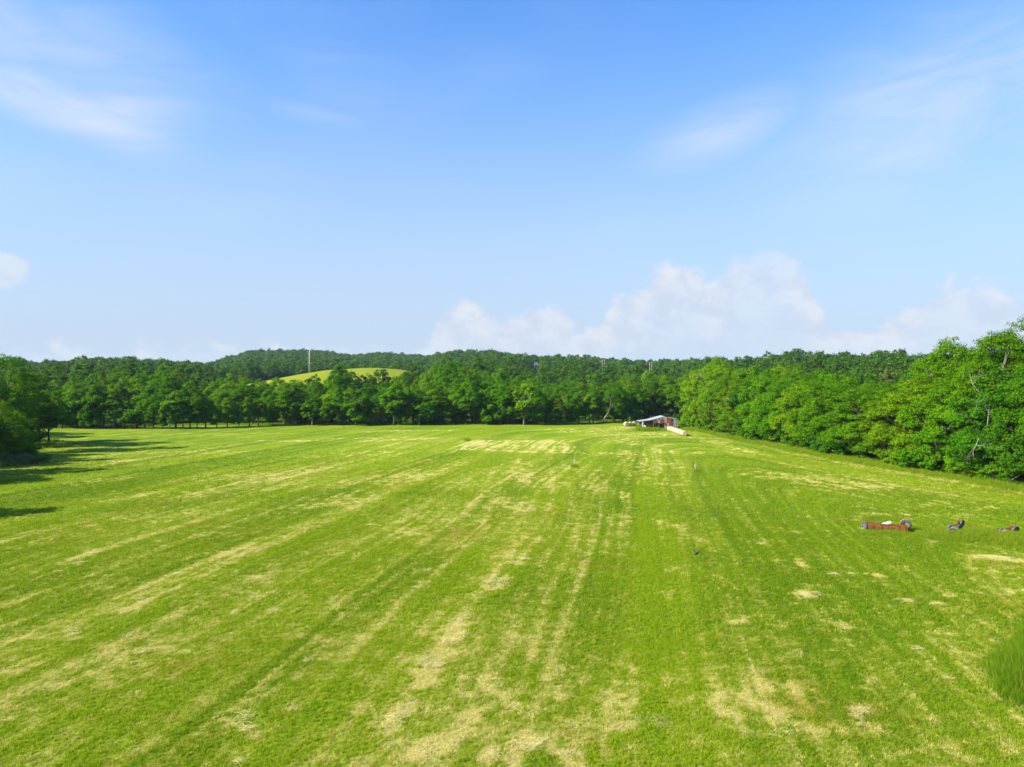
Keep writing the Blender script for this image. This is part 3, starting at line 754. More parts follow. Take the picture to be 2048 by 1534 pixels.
# --- front row of the far treeline: every stem that can be picked out
STEMS = [(110, 0), (124, 0), (139, 0), (155, 0), (171, 0), (190, 0), (207, 0), (228, 1), (250, 0), (274, 0), (290, 0), (307, 0), (325, 0), (339, 1), (352, 0), (366, 1), (380, 0), (394, 0), (411, 0), (433, 0), (455, 0), (478, 0), (499, 0), (517, 0), (545, 0), (571, 1), (586, 1), (597, 0), (624, 1), (655, 0), (676, 1), (694, 0), (712, 0), (731, 1), (749, 1), (768, 1), (788, 0), (800, 0), (815, 1), (827, 0), (839, 1), (855, 0), (869, 0), (880, 0), (896, 1), (913, 0), (932, 0), (951, 0), (976, 0), (1001, 1), (1014, 0), (1030, 0), (1048, 1), (1070, 0), (1091, 0), (1111, 0), (1137, 1), (1144, 0), (1158, 0), (1179, 1), (1186, 1), (1207, 0), (1229, 0), (1246, 0)]
def stem_words(i, px, pale, c):
    where = 'near the left bushes' if px < 260 else 'left of the pole' if px < 560 else 'below yellow meadow' if px < 850 else 'mid-photo' if px < 1100 else 'left of the shed'
    return '%s %s-stemmed tree, %s from left in far front row, %s' % (colour_word(c), 'pale' if pale else 'dark', ordinal(i), where)
for i, (px, pale) in enumerate(STEMS):
    y0 = np.interp(px, [100, 400, 560, 1100, 1180, 1250], [188, 190, 205, 206, 219, 222]) + random.uniform(-1.5, 2.5)
    yt = np.interp(px, [100, 200, 400, 560, 800, 1000, 1250], [795, 790, 788, 784, 786, 782, 778]) + random.uniform(-20, 24)
    h = CAM_Z - (yt - CY) / F * y0
    col = green(random.choices([None, 'dark', 'light', 'olive'], [6, .8, 2, 1.4])[0])
    big_ = random.random() < .3 and not pale
    plant('full%d' % random.randrange(6) if big_ else 'slim%d' % random.randrange(5), wx(px, y0), y0, h * (1.12 if big_ else 1), stem_words(i + 1, px, pale, col), 'front row of the far treeline', random.uniform(.65, .95) if big_ else random.uniform(.9, 1.4), col, bool(pale))

# --- canopy behind the front row
row_names = ['second', 'third', 'fourth', 'rearmost']
for ri, (d0, off, step) in enumerate([(219, 24, 29), (240, 12, 33), (268, 4, 36), (302, 0, 40)]):
    px = 96 + ri * 9; cnt = 0
    while px < 1400 + ri * 16:
        cnt += 1
        d = d0 + random.uniform(-6, 6) + (16 if px > 1120 and ri < 2 else 0)
        x = wx(px, d); yt = topy(px) + off + random.uniform(-2, 9)
        g = tz(x, d); h = CAM_Z - (yt - CY) / F * d - g
        if ri >= 1 and (595 < px < 655 or 698 < px < 780): h = min(h, CAM_Z - (760 - CY) / F * d - g)
        h = max(7.5, min(21, h))
        kindc = random.choices([None, 'dark', 'light', 'olive'], [6, 1.8, 1.8, 1.4])[0]
        if abs(px - 420) < 14 and ri >= 2: kindc = 'light'
        col = green(kindc)
        lm = 'left of the pole' if px < 560 else 'below the yellow meadow' if px < 850 else 'left of the pylons' if px < 1060 else 'below the pylons' if px < 1260 else 'behind the shed'
        lab = '%s tree, %s from left in far wood, %s row, %s' % (colour_word(col), ordinal(cnt), row_names[ri], lm)
        if not small_clear(np.array([x]), np.array([d]))[0]:
            plant('full%d' % random.randrange(6), x, d, h, lab, 'canopy of the far wood', random.uniform(.75, 1.0) * min(1.25, 15 / h), col)
        px += step * random.uniform(.8, 1.2)

# --- two landmarks of the canopy
plant('full1', wx(677, 300), 300, CAM_Z + (CY - 727) / F * 300 - tz(wx(677, 300), 300), 'tall round-headed tree standing up in front of the yellow meadow', None, .95, green(None))
plant('full4', wx(892, 288), 288, CAM_Z + (CY - 712) / F * 288 - tz(wx(892, 288), 288), 'tallest broad tree of the far wood, right of the yellow meadow', None, .85, green('dark'))

# --- wood along the right hand side
rows = [(3.2, 6.0, 0.90, 'front'), (9.5, 7.0, 1.0, 'second'), (17, 8.0, 1.0, 'third'), (27, 9.5, 1.0, 'back')]
for ri, (dx, step, hf, nm) in enumerate(rows):
    y = 70.0 + ri * 3; cnt = 0
    while y < 212:
        x = float(edge_right(y)) + dx + random.uniform(-.8, 1.4); px = CX + F * x / y
        if px < 2200 and not (ri == 0 and y > 178):
            cnt += 1
            hh = (CAM_Z + (CY - topy(px)) / F * y) * hf * random.uniform(.88, 1.0)
            hh = max(9.5, min(20, hh))
            col = green(random.choices([None, 'dark', 'light', 'olive'], [7, 1.6, 1.6, .8])[0])
            kd = ('edge%d' % random.randrange(5)) if (ri < 2) else ('full%d' % random.randrange(6))
            lm = 'beside the old iron' if y < 95 else 'opposite the stakes' if y < 130 else 'beside the row of bales' if y < 180 else 'close behind the shed'
            lab = '%s tree, %s from near end, right wood %s row, %s' % (colour_word(col), ordinal(cnt), nm, lm)
            plant(kd, x, y, hh, lab, 'trees of the wood on the right', random.uniform(.95, 1.15) * min(1.2, 14 / hh) if ri < 2 else .9, col)
        y += step * random.uniform(.85, 1.15)
# tall trees at the right edge of the frame
plant('tall0', wx(1995, 92), 92, 19.0, 'tallest tree at the right edge with grey dead limbs showing', None, 1.0, green(None), True)
plant('tall1', wx(1905, 101), 101, 18.6, 'tall round tree where the right wood steps up against the sky', None, .95, green(None), True)
plant('tall2', wx(2055, 104), 104, 21.5, 'tall open-crowned tree cut by the right frame edge', None, 1.0, green('olive'), True)
plant('tall1', wx(1440, 176), 176, 18.6, 'pale thin-crowned tree rising above the wood behind the bales', None, .9, green('light'))
plant('edge2', wx(1395, 192), 192, 16.3, 'light green tree just right above the shed roof', None, .85, green('light'))

# --- left clump
LEFT = [('tall0', 14, 124, 706, None, 'tall tree at the left frame edge above the dark bushes', .95), ('full2', 62, 136, 738, 'dark', 'dark rounded tree leaning over the field at left', 1.15), ('full5', 98, 145, 792, 'dark', 'low dark tree at the right end of the left clump', 1.3), ('edge1', 30, 116, 822, None, 'bushy low tree in front of the dark left clump', 1.25), ('edge3', 0, 108, 800, 'light', 'lighter green tree cut by the left frame edge', 1.1), ('edge0', 66, 140, 835, 'dark', 'dark shrubby tree low against the far field at left', 1.2)]
for (kd, px, d, yt, cc_, lab, sp) in LEFT:
    plant(kd, wx(px, d), d, CAM_Z - (yt - CY) / F * d, lab, None, sp, green(cc_))
for i, (x, y, h) in enumerate([(-61.5, 60.5, 12.2), (-66, 52, 10), (-76.5, 84, 11.5), (-79, 91, 14), (-85, 99, 12.5), (-82, 80, 15), (-91, 107, 13.5), (-98, 117, 14), (-108, 128, 15), (-112, 141, 13.5), (-74, 71, 8.5), (-97, 110, 17)]):
    plant('full%d' % (i % 6), x, y, h, 'tree of the left hedgerow shading the field, %s from the near end' % ordinal(i + 1), 'left hedgerow trees', 1.0, green(None))
for i, (px, py, h) in enumerate([(8, 932, 1.9), (30, 930, 1.6), (52, 929, 1.7), (72, 927, 1.5), (88, 924, 1.3), (20, 920, 2.4), (60, 917, 2.2)]):
    d = gdepth(py); nm = ['nearest to the left edge', 'second from the left edge', 'in the middle of the row', 'third from its right end', 'at the right end of the row', 'behind at the left', 'behind at the right'][i]
    plant('bush%d' % (i % 4), wx(px, d), d, h, 'low grey-green shrub under the left trees, %s' % nm, 'grey shrubs under the left trees', 1.15, green('grey' if i < 5 else None), name='shrub', cat='shrub')
# --- undergrowth of the far wood edge and the right wood
for i in range(62):
    px = 110 + i * 21 + random.uniform(-9, 9); d = float(edge_far(wx(px, 205))) + random.uniform(3, 12)
    col = green(random.choice([None, None, 'light', 'dark'])); 
    plant('bush%d' % random.randrange(4), wx(px, d), d, random.uniform(2.0, 4.8), '%s bush under the far treeline, %s from the left' % (colour_word(col), ordinal(i + 1)), 'bushes under the far treeline', random.uniform(.9, 1.4), col, name='bush', cat='bush')
for i in range(44):
    y = (72 + i * 2.6 if i < 20 else 124 + (i - 20) * 3.6) + random.uniform(-1.2, 1.2); x = float(edge_right(y)) + random.uniform(.6, 3.0)
    col = green(random.choice([None, None, 'dark', 'light']))
    plant('bush%d' % random.randrange(4), x, y, random.uniform(1.6, 3.4), '%s bush at the foot of the right wood, %s from the near end' % (colour_word(col), ordinal(i + 1)), 'bushes at the foot of the right wood', random.uniform(.9, 1.4), col, name='bush', cat='bush')

# --- bare grey limbs of the tree at the right edge, fallen wood, dead trees
def dead_branching(seed, p0, d0, length, rad, depth=3):
    rr = random.Random(seed); mb = MB()
    def grow(p, d, L, r, dep):
        pts = [p]; ra = [r]
        for i in range(3):
            d = (d + Vector((rr.gauss(0, .22), rr.gauss(0, .22), rr.gauss(0, .18)))).normalized(); p = p + d * L / 3; pts.append(p); ra.append(r * (1 - .22 * (i + 1)))
        mb.tube(pts, ra, 5)
        if dep > 0:
            for q in range(rr.choice([2, 3])):
                f = rr.choice([1, 2, 3]); nd = (d + Vector((rr.gauss(0, .7), rr.gauss(0, .7), rr.gauss(.1, .5)))).normalized()
                grow(pts[f], nd, L * rr.uniform(.5, .75), ra[f] * .62, dep - 1)
    grow(Vector(p0), Vector(d0).normalized(), length, rad, depth); return mb
def dead_limb(seed, px, py, depth, d0, L, r, lab, name='dead_limb'):
    o = dead_branching(seed, (0, 0, 0), d0, L, r).obj(name, M_DEAD, None, True)
    o.location = (wx(px, depth), depth, wz(py, depth)); tag(o, lab, 'branch', 'dead limbs in the right wood'); return o
dead_limb(1, 1975, 850, 83.2, (-.15, -.25, 1), 2.0, .07, 'tangle of bare grey limbs in the rightmost tree')
dead_limb(2, 1952, 822, 84.3, (-.75, -.3, .75), 1.6, .06, 'short forked dead limb high on the rightmost tree')
dead_limb(3, 1966, 790, 85.2, (-.8, -.2, 1.0), 2.6, .07, 'long bare limb slanting up through the rightmost tree')
dead_limb(4, 1957, 878, 82.4, (-.55, -.35, -.9), 2.4, .06, 'bare limb hanging down to the grass at right')
dead_limb(5, 1408, 765, 166, (-.35, -.3, 1), 3.0, .13, 'pale dead limb in the wood above the bale row')
dead_limb(6, 1468, 800, 150, (-.8, -.3, .3), 2.4, .09, 'bare twigs low in the wood right of the bales')
for i, (px, py, sd) in enumerate([(1988, 962, 21), (2010, 966, 22)]):
    d = gdepth(py) ; o = dead_branching(sd, (0, 0, .12), (1, -.2, .02), 2.6, .06, 2).obj('fallen_branch', M_DEAD, None, True)
    o.location = (wx(px, d), d, tz(wx(px, d), d)); tag(o, ['grey fallen branch in the grass under the right wood', 'fallen branch nearest the right frame edge in the grass'][i], 'branch', 'fallen branches')
for i, (px, d, h, lab) in enumerate([(968, 232, 13, 'grey bare-twigged dead tree in the far wood'), (1050, 205, 9.5, 'pale forked bare tree in front of the far wood'), (1003, 250, 15.5, 'thin half-dead tree with pale twigs right of the tallest tree'), (1205, 214, 9, 'reddish bare tree left of the hay bales')]):
    e = thing('dead_tree', (wx(px, d), d, tz(wx(px, d), d) - .1), lab, 'dead tree', 'dead trees in the far wood')
    dead_branching(40 + i, (0, 0, 0), (0, -.05, 1), h * .62, h * .018, 4).obj('trunk', M_DEAD, e, True)

# ------------------------------------------------------------------ distant woods (one mass)
low = []
for i in range(5):
    (t_, c_) = build_tree(131 + i, 13, 4.6, .06, 8, 70, 1500, .85, 1.0, M_LEAF_I); low.append(source('distant_crown', c_))
for i in range(4):
    (t_, c_) = build_tree(151 + i, 13, 4.6, .06, 7, 40, 420, 1.5, 1.0, M_LEAF_I); low.append(source('distant_crown', c_))
P = []
y = 322.0
while y < 1650:
    st = 6.8 + y / 420
    x = -0.86 * y - 40
    while x < 0.86 * y + 40:
        P.append((x + random.uniform(-.45, .45) * st, y + random.uniform(-.45, .45) * st)); x += st
    y += st * .95
for i in range(900):      # woods at the sides of the field, behind the nearer rows
    yy = random.uniform(70, 330); P.append((float(edge_right(min(yy, 230))) + random.uniform(36, 120), yy))
    yy = random.uniform(150, 330); P.append((float(edge_left(min(yy, 200))) - random.uniform(14, 120), yy))
P = np.array(P)
px = CX + F * P[:, 0] / P[:, 1]
drm = np.interp(px, RIDGE[:, 0], RIDGE[:, 1])
bad = (((P[:, 0] + 105) / 84)**2 + ((P[:, 1] - 470) / 150)**2 < 1) | small_clear(P[:, 0], P[:, 1]) | (P[:, 1] > drm + 160)
bad |= (np.sqrt(P[:, 0]**2 + P[:, 1]**2) < 330) & (px > 80) & (px < 1390)
for (ppx, dist) in [(1072, 700), (1207, 700), (1301, 640)]:
    bad |= (np.abs(px - ppx) < 15) & (P[:, 1] > dist - 280) & (P[:, 1] < dist + 12)
bad |= (np.abs(px - 619) < 6) & (P[:, 1] < 470)
P = P[~bad]; n = len(P)
hv = 13 * np.clip(rng.normal(1.0, .14, n), .6, 1.35) * (0.82 + 0.36 * fbm(P[:, 0] / 60, P[:, 1] / 60, 3, 2))
# keep the canopy below the sight line of the photograph's wood tops where meadows show
dl = np.sqrt(P[:, 0]**2 + P[:, 1]**2)
idx = np.where(P[:, 1] < 620, rng.integers(0, 5, n), rng.integers(5, 9, n))
base = np.array([(.021, .072, .006), (.014, .050, .008), (.042, .098, .006), (.032, .066, .010), (.070, .064, .032)])
tint = base[rng.choice(5, n, p=[.42, .27, .15, .12, .04])] * rng.uniform(.8, 1.2, (n, 1))
kx = hv / 13 * rng.uniform(.8, 1.15, n)
scatter('distant_woods', np.stack([P[:, 0], P[:, 1], terrain(P[:, 0], P[:, 1]) - .3], 1), low, idx, np.stack([np.zeros(n), np.zeros(n), rng.uniform(0, 6.283, n)], 1), np.stack([kx, kx, hv / 13], 1), {'tint': tint}, 'dense green woods covering the hills along the skyline', 'woods')

# ------------------------------------------------------------------ poles on the hills
d = 452.0; x = wx(619, d); z = tz(x, d)
e = thing('monopole', (x, d, z), 'tall pale grey pole on the crest of the yellow meadow', 'pole')
mb = MB(); hp = wz(700, d) - z
mb.tube([(0, 0, -.5), (0, 0, hp * .5), (0, 0, hp)], [.42, .36, .28], 10); mb.obj('shaft', M_POLE, e, True)
mb = MB(); mb.tube([(-.42, .1, hp * .25), (-.36, .1, hp * .97)], [.06, .06], 5); mb.obj('conduit', M_POLEWOOD, e)
mb = MB(); mb.tube([(0, 0, hp), (0, 0, hp + .25)], [.31, .2], 10); mb.obj('cap', M_POLE, e)
def hframe(px, d, ytop, gap, arms, lab, mat, hh=None):
    x = wx(px, d); z = tz(x, d); ht = wz(ytop, d) - z
    e = thing('power_pylon', (x, d, z), lab, 'pylon', 'wooden power pylons on the hills')
    for s_ in (-1, 1):
        mb = MB(); mb.tube([(s_ * gap / 2, 0, -.5), (s_ * gap / 2, 0, ht)], [.34, .26], 7); mb.obj('pole', mat, e, True)
    for (dz, wl, wr) in arms:
        mb = MB(); mb.box(-wl, wr, -.16, .16, ht - dz - .17, ht - dz + .17); mb.obj('crossarm', mat, e)
        for xx in (-wl + .2, wr - .2):
            mb = MB(); mb.tube([(xx, .3, ht - dz - .2), (xx, .3, ht - dz - 1.1)], [.14, .10], 6); mb.obj('insulator', M_POLE, e)
    return e
hframe(1072, 700, 724.5, 2.3, [(.25, 1.2, 1.2), (2.2, 2.4, 2.7), (5.2, 2.4, .9), (8.2, 2.3, .9)], 'pale twin-pole pylon left of its neighbour above the far wood', M_POLE)
hframe(1207, 700, 719.5, 2.2, [(.25, 1.4, 1.4), (4.0, 2.3, 2.3), (6.2, 2.3, 2.3)], 'brownish twin-pole pylon with three crossarms against the wooded skyline', M_POLEWOOD)
hframe(1301, 640, 724.5, 1.7, [(1.6, 1.2, 1.2)], 'small twin poles just showing on the skyline above the shed', M_POLEWOOD)
for i, (px, yt) in enumerate([(178, 724), (198, 720)]):
    d = 560.0; x = wx(px, d); z = tz(x, d); hp = wz(yt, d) - z
    e = thing('utility_pole', (x, d, z), ['left of two thin grey poles on the left skyline', 'right of two thin grey poles on the left skyline'][i], 'pole', 'poles on the left skyline')
    mb = MB(); mb.tube([(0, 0, -.5), (0, 0, hp)], [.26, .18], 7); mb.obj('shaft', M_POLE, e, True)
    mb = MB(); mb.box(-1.1, 1.1, -.1, .1, hp - .7, hp - .5); mb.obj('crossarm', M_POLEWOOD, e)

# ------------------------------------------------------------------ shed
BD = 190.0
def bx(px): return wx(px, BD)
def bz(py): return wz(py, BD)
x0, x1, xk, xp, xr, xw = bx(1284.5), bx(1307), bx(1301), bx(1329), bx(1342), bx(1355.5)
ox = x0; gz = tz(bx(1315), BD)
shed = thing('hay_shed', (ox, BD, gz), 'old open-fronted hay shed with pale roof and red tin gable', 'shed')
def lx(x): return x - ox
DP = 5.0
rz_ = [(lx(bx(1279)), bz(843.6) - gz), (lx(xk), bz(840.6) - gz), (lx(xp), bz(833.2) - gz), (lx(xr) + .15, bz(837.2) - gz)]
def roof_z(x):
    return float(np.interp(x, [p[0] for p in rz_], [p[1] for p in rz_]))
roof = link('roof', None, shed)
# tin sheets of the roof laid side by side, each with its own rise and wear
def roof_sheet(xa, xb, y0, y1, lift):
    mb = MB(); za, zb = roof_z(xa) + lift, roof_z(xb) + lift
    mb.hexa([(xa, y0, za), (xb, y0, zb), (xb, y1, zb), (xa, y1, za), (xa, y0, za + .05), (xb, y0, zb + .05), (xb, y1, zb + .05), (xa, y1, za + .05)])
    mb.obj('tin_sheet', M_TIN if random.random() < .8 else M_GREYTIN, roof)
xs_ = [rz_[0][0], rz_[1][0], (rz_[1][0] + rz_[2][0]) / 2, rz_[2][0], rz_[3][0]]
for a_, b_ in zip(xs_[:-1], xs_[1:]):
    yy = -.2
    q = 0
    while yy < DP + .3:
        y2 = min(yy + .98, DP + .4); roof_sheet(a_ + .0, b_ + .0, yy + .004, y2, .03 + .012 * (q % 2) + random.uniform(0, .012)); yy = y2; q += 1
# posts and beams
for (x_, y_, m_) in [(0.12, 0.0, M_WHITE), (lx(x1), 0, M_DARKPLANK), (lx(bx(1318)), 0, M_DARKPLANK), (lx(xp), 0, M_DARKPLANK), (lx(xr) - .1, 0, M_DARKPLANK), (.12, DP - .2, M_DARKPLANK), (lx(x1), DP - .2, M_DARKPLANK), (lx(xp), DP - .2, M_DARKPLANK), (.12, DP * .5, M_DARKPLANK), (lx(bx(1291)), DP * .5, M_DARKPLANK)]:
    mb = MB(); hw = .17 if m_ is M_WHITE else .10; mb.box(x_ - hw, x_ + hw, y_ - .1, y_ + .1, -.2, roof_z(x_) + .0); mb.obj('post', m_, shed)
mb = MB(); mb.hexa([(0, -.06, roof_z(0) - .17), (lx(xk), -.06, roof_z(lx(xk)) - .17), (lx(xk), .06, roof_z(lx(xk)) - .17), (0, .06, roof_z(0) - .17), (0, -.06, roof_z(0) - .01), (lx(xk), -.06, roof_z(lx(xk)) - .01), (lx(xk), .06, roof_z(lx(xk)) - .01), (0, .06, roof_z(0) - .01)]); mb.obj('beam', M_DARKPLANK, shed)
mb = MB(); mb.box(.3, lx(x1) - .12, .02, .10, .82, .92); mb.obj('rail', M_DARKPLANK, shed)
# back wall planks
xx = 0.0
while xx < lx(xr) - .2:
    x2 = min(xx + random.uniform(.24, .34), lx(xr)); mb = MB(); mb.box(xx, x2 - .025, DP - .08, DP - .04 + random.uniform(0, .02), -.1, min(roof_z(xx), roof_z(x2)) - .02); mb.obj('plank', M_DARKPLANK, shed); xx = x2
# gable sheets: columns of tin hung over the opening
cols = [(1307.6, 1310.4, M_BROWN), (1310.4, 1313.6, M_BROWN), (1313.6, 1316.2, M_BROWN), (1316.2, 1319.6, M_GREYTIN), (1319.6, 1323.2, M_RED), (1323.2, 1326.0, M_BROWN), (1326.0, 1329.0, M_RED)]
for i, (pa, pb, mt) in enumerate(cols):
    xa, xb = lx(bx(pa)) + .01, lx(bx(pb)) - .01; zb = bz(846.3) - gz + random.uniform(-.12, .08); yo = -.14 - .02 * (i % 2)
    zt0, zt1 = roof_z(xa) - .03, roof_z(xb) - .03; zm = zb + .72 * (min(zt0, zt1) - zb)
    mb = MB(); mb.hexa([(xa, yo - .015, zb), (xb, yo - .015, zb), (xb, yo + .015, zb), (xa, yo + .015, zb), (xa, yo - .015, zm), (xb, yo - .015, zm), (xb, yo + .015, zm), (xa, yo + .015, zm)]); mb.obj('wall_sheet', mt, shed)
    mb = MB(); yo -= .034; mt2 = {0: M_BROWN, 1: M_BROWN, 2: M_GREYTIN, 3: M_BROWN, 4: M_GREYTIN, 5: M_RED, 6: M_GREYTIN}[i]
    mb.hexa([(xa, yo - .012, zm - .08), (xb, yo - .012, zm - .08), (xb, yo + .012, zm - .08), (xa, yo + .012, zm - .08), (xa, yo - .012, zt0), (xb, yo - .012, zt1), (xb, yo + .012, zt1), (xa, yo + .012, zt0)]); mb.obj('wall_sheet', mt2, shed)
grid = [(1329.0, 1333.2), (1333.2, 1337.6), (1337.6, 1342.0)]
tiers = [(-.1, .75), (.75, 1.55), (1.55, 2.3), (2.3, 9)]
pal = [[M_GREYTIN, M_GREYTIN, M_GREYTIN], [M_RED, M_GREYTIN, M_RED], [M_GREYTIN, M_RED, M_RED], [M_GREYTIN, M_RED, M_RED]]
for ci_, (pa, pb) in enumerate(grid):
    for ti, (za, zb) in enumerate(tiers):
        xa, xb = lx(bx(pa)) + .008, lx(bx(pb)) - .008; yo = -.15 - .022 * ti - .006 * (ci_ % 2)
        t0, t1 = min(zb, roof_z(xa) - .03), min(zb, roof_z(xb) - .03)
        if min(t0, t1) <= za + .05: continue
        mb = MB(); mb.hexa([(xa, yo - .01, za - .04), (xb, yo - .01, za - .04), (xb, yo + .01, za - .04), (xa, yo + .01, za - .04), (xa, yo - .01, t0), (xb, yo - .01, t1), (xb, yo + .01, t1), (xa, yo + .01, t0)]); mb.obj('wall_sheet', pal[ti][ci_], shed)
# lean-to wing on the right, weathered planks
wing0, wing1 = lx(xr) + .12, lx(xw)
xx = wing0; i = 0
while xx < wing1 - .05:
    x2 = min(xx + random.uniform(.15, .22), wing1); f = (xx - wing0) / (wing1 - wing0); zt = (1 - f) * (bz(837.5) - gz) + f * (bz(840.2) - gz)
    mb = MB(); mb.box(xx, x2 - .02, -.06, -.02 + .02 * (i % 2), -.1 + random.uniform(0, .15), zt + random.uniform(-.05, 0)); mb.obj('plank', M_PLANK if random.random() < .8 else M_DARKPLANK, shed); xx = x2; i += 1
for zz in (.7, 1.5):
    mb = MB(); mb.box(wing0, wing1, -.11, -.065, zz, zz + .12); mb.obj('batten', M_PLANK, shed)
mb = MB(); za, zb = bz(836.6) - gz, bz(839.3) - gz
mb.hexa([(wing0 - .1, -.16, za), (wing1 + .25, -.16, zb), (wing1 + .25, 4.2, zb + .1), (wing0 - .1, 4.2, za + .1), (wing0 - .1, -.16, za + .06), (wing1 + .25, -.16, zb + .06), (wing1 + .25, 4.2, zb + .16), (wing0 - .1, 4.2, za + .16)]); mb.obj('wing_roof', M_GREYTIN, shed)
# right side wall planks
yy = .05
while yy < 4.0:
    y2 = yy + .3; mb = MB(); mb.box(wing1 - .06, wing1 - .02, yy, y2 - .02, -.1, bz(840.2) - gz); mb.obj('plank', M_DARKPLANK, shed); yy = y2
# small white tank in the open bay
tk = thing('feed_tub', (bx(1293), BD + 1.6, gz), 'small whitish tub standing in the open bay of the shed', 'tub')
mb = MB(); mb.lathe([(0, 0), (0, .30), (.72, .38), (.74, .36), (.10, .27), (.10, 0)], Matrix.Rotation(math.radians(-90), 4, 'Y'), 16); mb.obj('body', M_WHITE, tk, True)
mb = MB(); mb.tube([(-.37, 0, .68), (-.2, 0, .98), (.2, 0, .98), (.37, 0, .68)], [.025] * 4, 5); mb.obj('handle', M_RUST, tk)

# ------------------------------------------------------------------ round hay bales
def bale_mesh(seed, R, L):
    rr = np.random.default_rng(seed); mb = MB(); n = 30
    prof = [(-L / 2 + .0, 0.0), (-L / 2 - .02, R * .45), (-L / 2, R * .86), (-L / 2 + .06, R * .97), (-L / 2 + .16, R), (-L * .17, R * 1.012), (L * .17, R * 1.012), (L / 2 - .16, R), (L / 2 - .06, R * .97), (L / 2, R * .86), (L / 2 + .02, R * .45), (L / 2, 0.0)]
    mb.lathe(prof, Matrix.Identity(4), n)
    V = np.array(mb.v); rad = np.hypot(V[:, 1], V[:, 2]); ang = np.arctan2(V[:, 2], V[:, 1])
    k = 1 + (fbm(np.cos(ang) * 2 + 5, np.sin(ang) * 2 + V[:, 0] * 1.5, seed, 3) - .5) * .07
    V[:, 1] *= k; V[:, 2] *= k
    V[:, 2] = np.maximum(V[:, 2], -R * .93)
    wrap = [f for f in mb.f]; mb.v = [tuple(v) for v in V]
    side, ends = MB(), MB(); side.v = mb.v; ends.v = mb.v
    for f in mb.f:
        r_ = min(np.hypot(mb.v[i][1], mb.v[i][2]) for i in f)
        (side if r_ > R * .84 else ends).f.append(f)
    return side.mesh('net_wrap', M_NET, True), ends.mesh('hay_face', M_BALE, True)
def bale(name, x, y, R, L, ang, lab, grp, seed):
    s_, e_ = bale_mesh(seed, R, L)
    t_ = thing(name, (x, y, tz(x, y) + R * .92), lab, 'hay bale', grp, ang)
    link('net_wrap', s_, t_); link('hay_face', e_, t_)
    return t_
for i, (px, py, lab) in enumerate([(1254.5, 852.2, 'left of three round bales beside the shed'), (1262.5, 852.0, 'middle of three round bales left of the shed'), (1270.5, 851.5, 'right bale of three, nearest the shed')]):
    d = gdepth(py); x = wx(px - 1.5, d + .5); bale('round_bale', x, d + .7, .68, 1.35, math.radians(-80), lab, 'three round bales by the shed', 60 + i)
ya, yb = 179.5, 162.6; NB = 11; L = (ya - yb) / NB
for i in range(NB):
    y = yb + (i + .5) * L; x = np.interp(y, [yb, ya], [wx(1370, yb), wx(1338.5, ya)])
    ang = math.atan2(-(ya - yb), wx(1370, yb) - wx(1338.5, ya))
    lab = 'round bale in the long pale row, %s' % ('nearest the camera with its face showing' if i == 0 else 'at the far end close to the shed' if i == NB - 1 else ordinal(i + 1) + ' from the near end')
    bale('round_bale', x, y, .62 + random.uniform(-.015, .02), L - .03, ang + random.uniform(-.02, .02), lab, 'row of round bales', 80 + i)

# ------------------------------------------------------------------ marker stakes
def stake(px, py, pytop, lab, lean):
    d = gdepth(py); x = wx(px, d); h = (py - pytop) / F * d
    e = thing('marker_stake', (x, d, tz(x, d)), lab, 'stake', 'marker stakes in the field')
    mb = MB(); mb.tube([(0, 0, -.1), (-.03 * lean, 0, h * .35), (-.06 * lean, 0, h * .62)], [.04, .04, .04], 8); mb.obj('pipe', M_WHITE, e, True)
    mb = MB(); mb.box(-.03, .03, .06, .09, -.1, h, Matrix.Rotation(math.radians(1.5 * lean), 4, 'Y')); mb.obj('lath', M_LATH, e)
    mb = MB(); mb.add([(.03, -.06, h * .62), (.10 * lean, -.10, h * .57), (.13 * lean, -.02, h * .42), (.05, -.05, h * .40), (.03, -.04, h * .62), (.10 * lean, -.08, h * .57), (.13 * lean, 0, h * .42), (.05, -.03, h * .40)], [(0, 1, 2, 3), (7, 6, 5, 4), (0, 4, 5, 1), (1, 5, 6, 2), (2, 6, 7, 3), (3, 7, 4, 0)]); mb.obj('ribbon', M_RIBBON, e)
    mb = MB(); mb.tube([(-.06 * lean, 0, h * .60), (-.06 * lean, 0, h * .64)], [.048, .048], 8); mb.obj('cap', M_WHITE, e)
stake(1149, 932.5, 912, 'left marker stake, taller, white pipe with yellow lath', 1)
stake(1391, 940, 920.5, 'right marker stake of white pipe with a fluttering ribbon', 1.3)

# ------------------------------------------------------------------ old iron in the tall grass
def wheel(parent, loc, R, Wd, rz, tilt, rim):
    """tyre with rounded tread and a dished rim; returns the wheel empty"""
    wv = link('wheel', None, parent); wv.location = loc; wv.rotation_euler = (0, tilt, rz); wv.empty_display_size = .2
    t = []
    for i in range(14):
        a = 2 * math.pi * i / 14; ca, sa = math.cos(a), math.sin(a)
        t.append((Wd / 2 * (abs(ca)**.7) * (1 if ca > 0 else -1), R * .80 + R * .20 * (abs(sa)**.75) * (1 if sa > 0 else -1)))
    mb = MB(); mb.lathe(t, Matrix.Identity(4), 30, True)
    for i in range(30):
        a = 2 * math.pi * (i + .5) / 30
        M = Matrix.Rotation(a, 4, 'X') @ Matrix.Translation((0, 0, R * .995))
        mb.box(-Wd * .36, Wd * .36, -R * .05, R * .05, -.02, .018, M)
    mb.obj('tyre', M_RUBBER, wv, True)
    mb = MB(); mb.lathe([(-Wd * .3, R * .63), (-Wd * .12, R * .56), (-Wd * .05, R * .2), (-Wd * .22, R * .17), (-Wd * .22, 0), (Wd * .22, 0), (Wd * .22, R * .17), (Wd * .05, R * .2), (Wd * .12, R * .56), (Wd * .3, R * .63), (0, R * .585)], Matrix.Identity(4), 24, True); mb.obj('rim', rim, wv, True)
    return wv
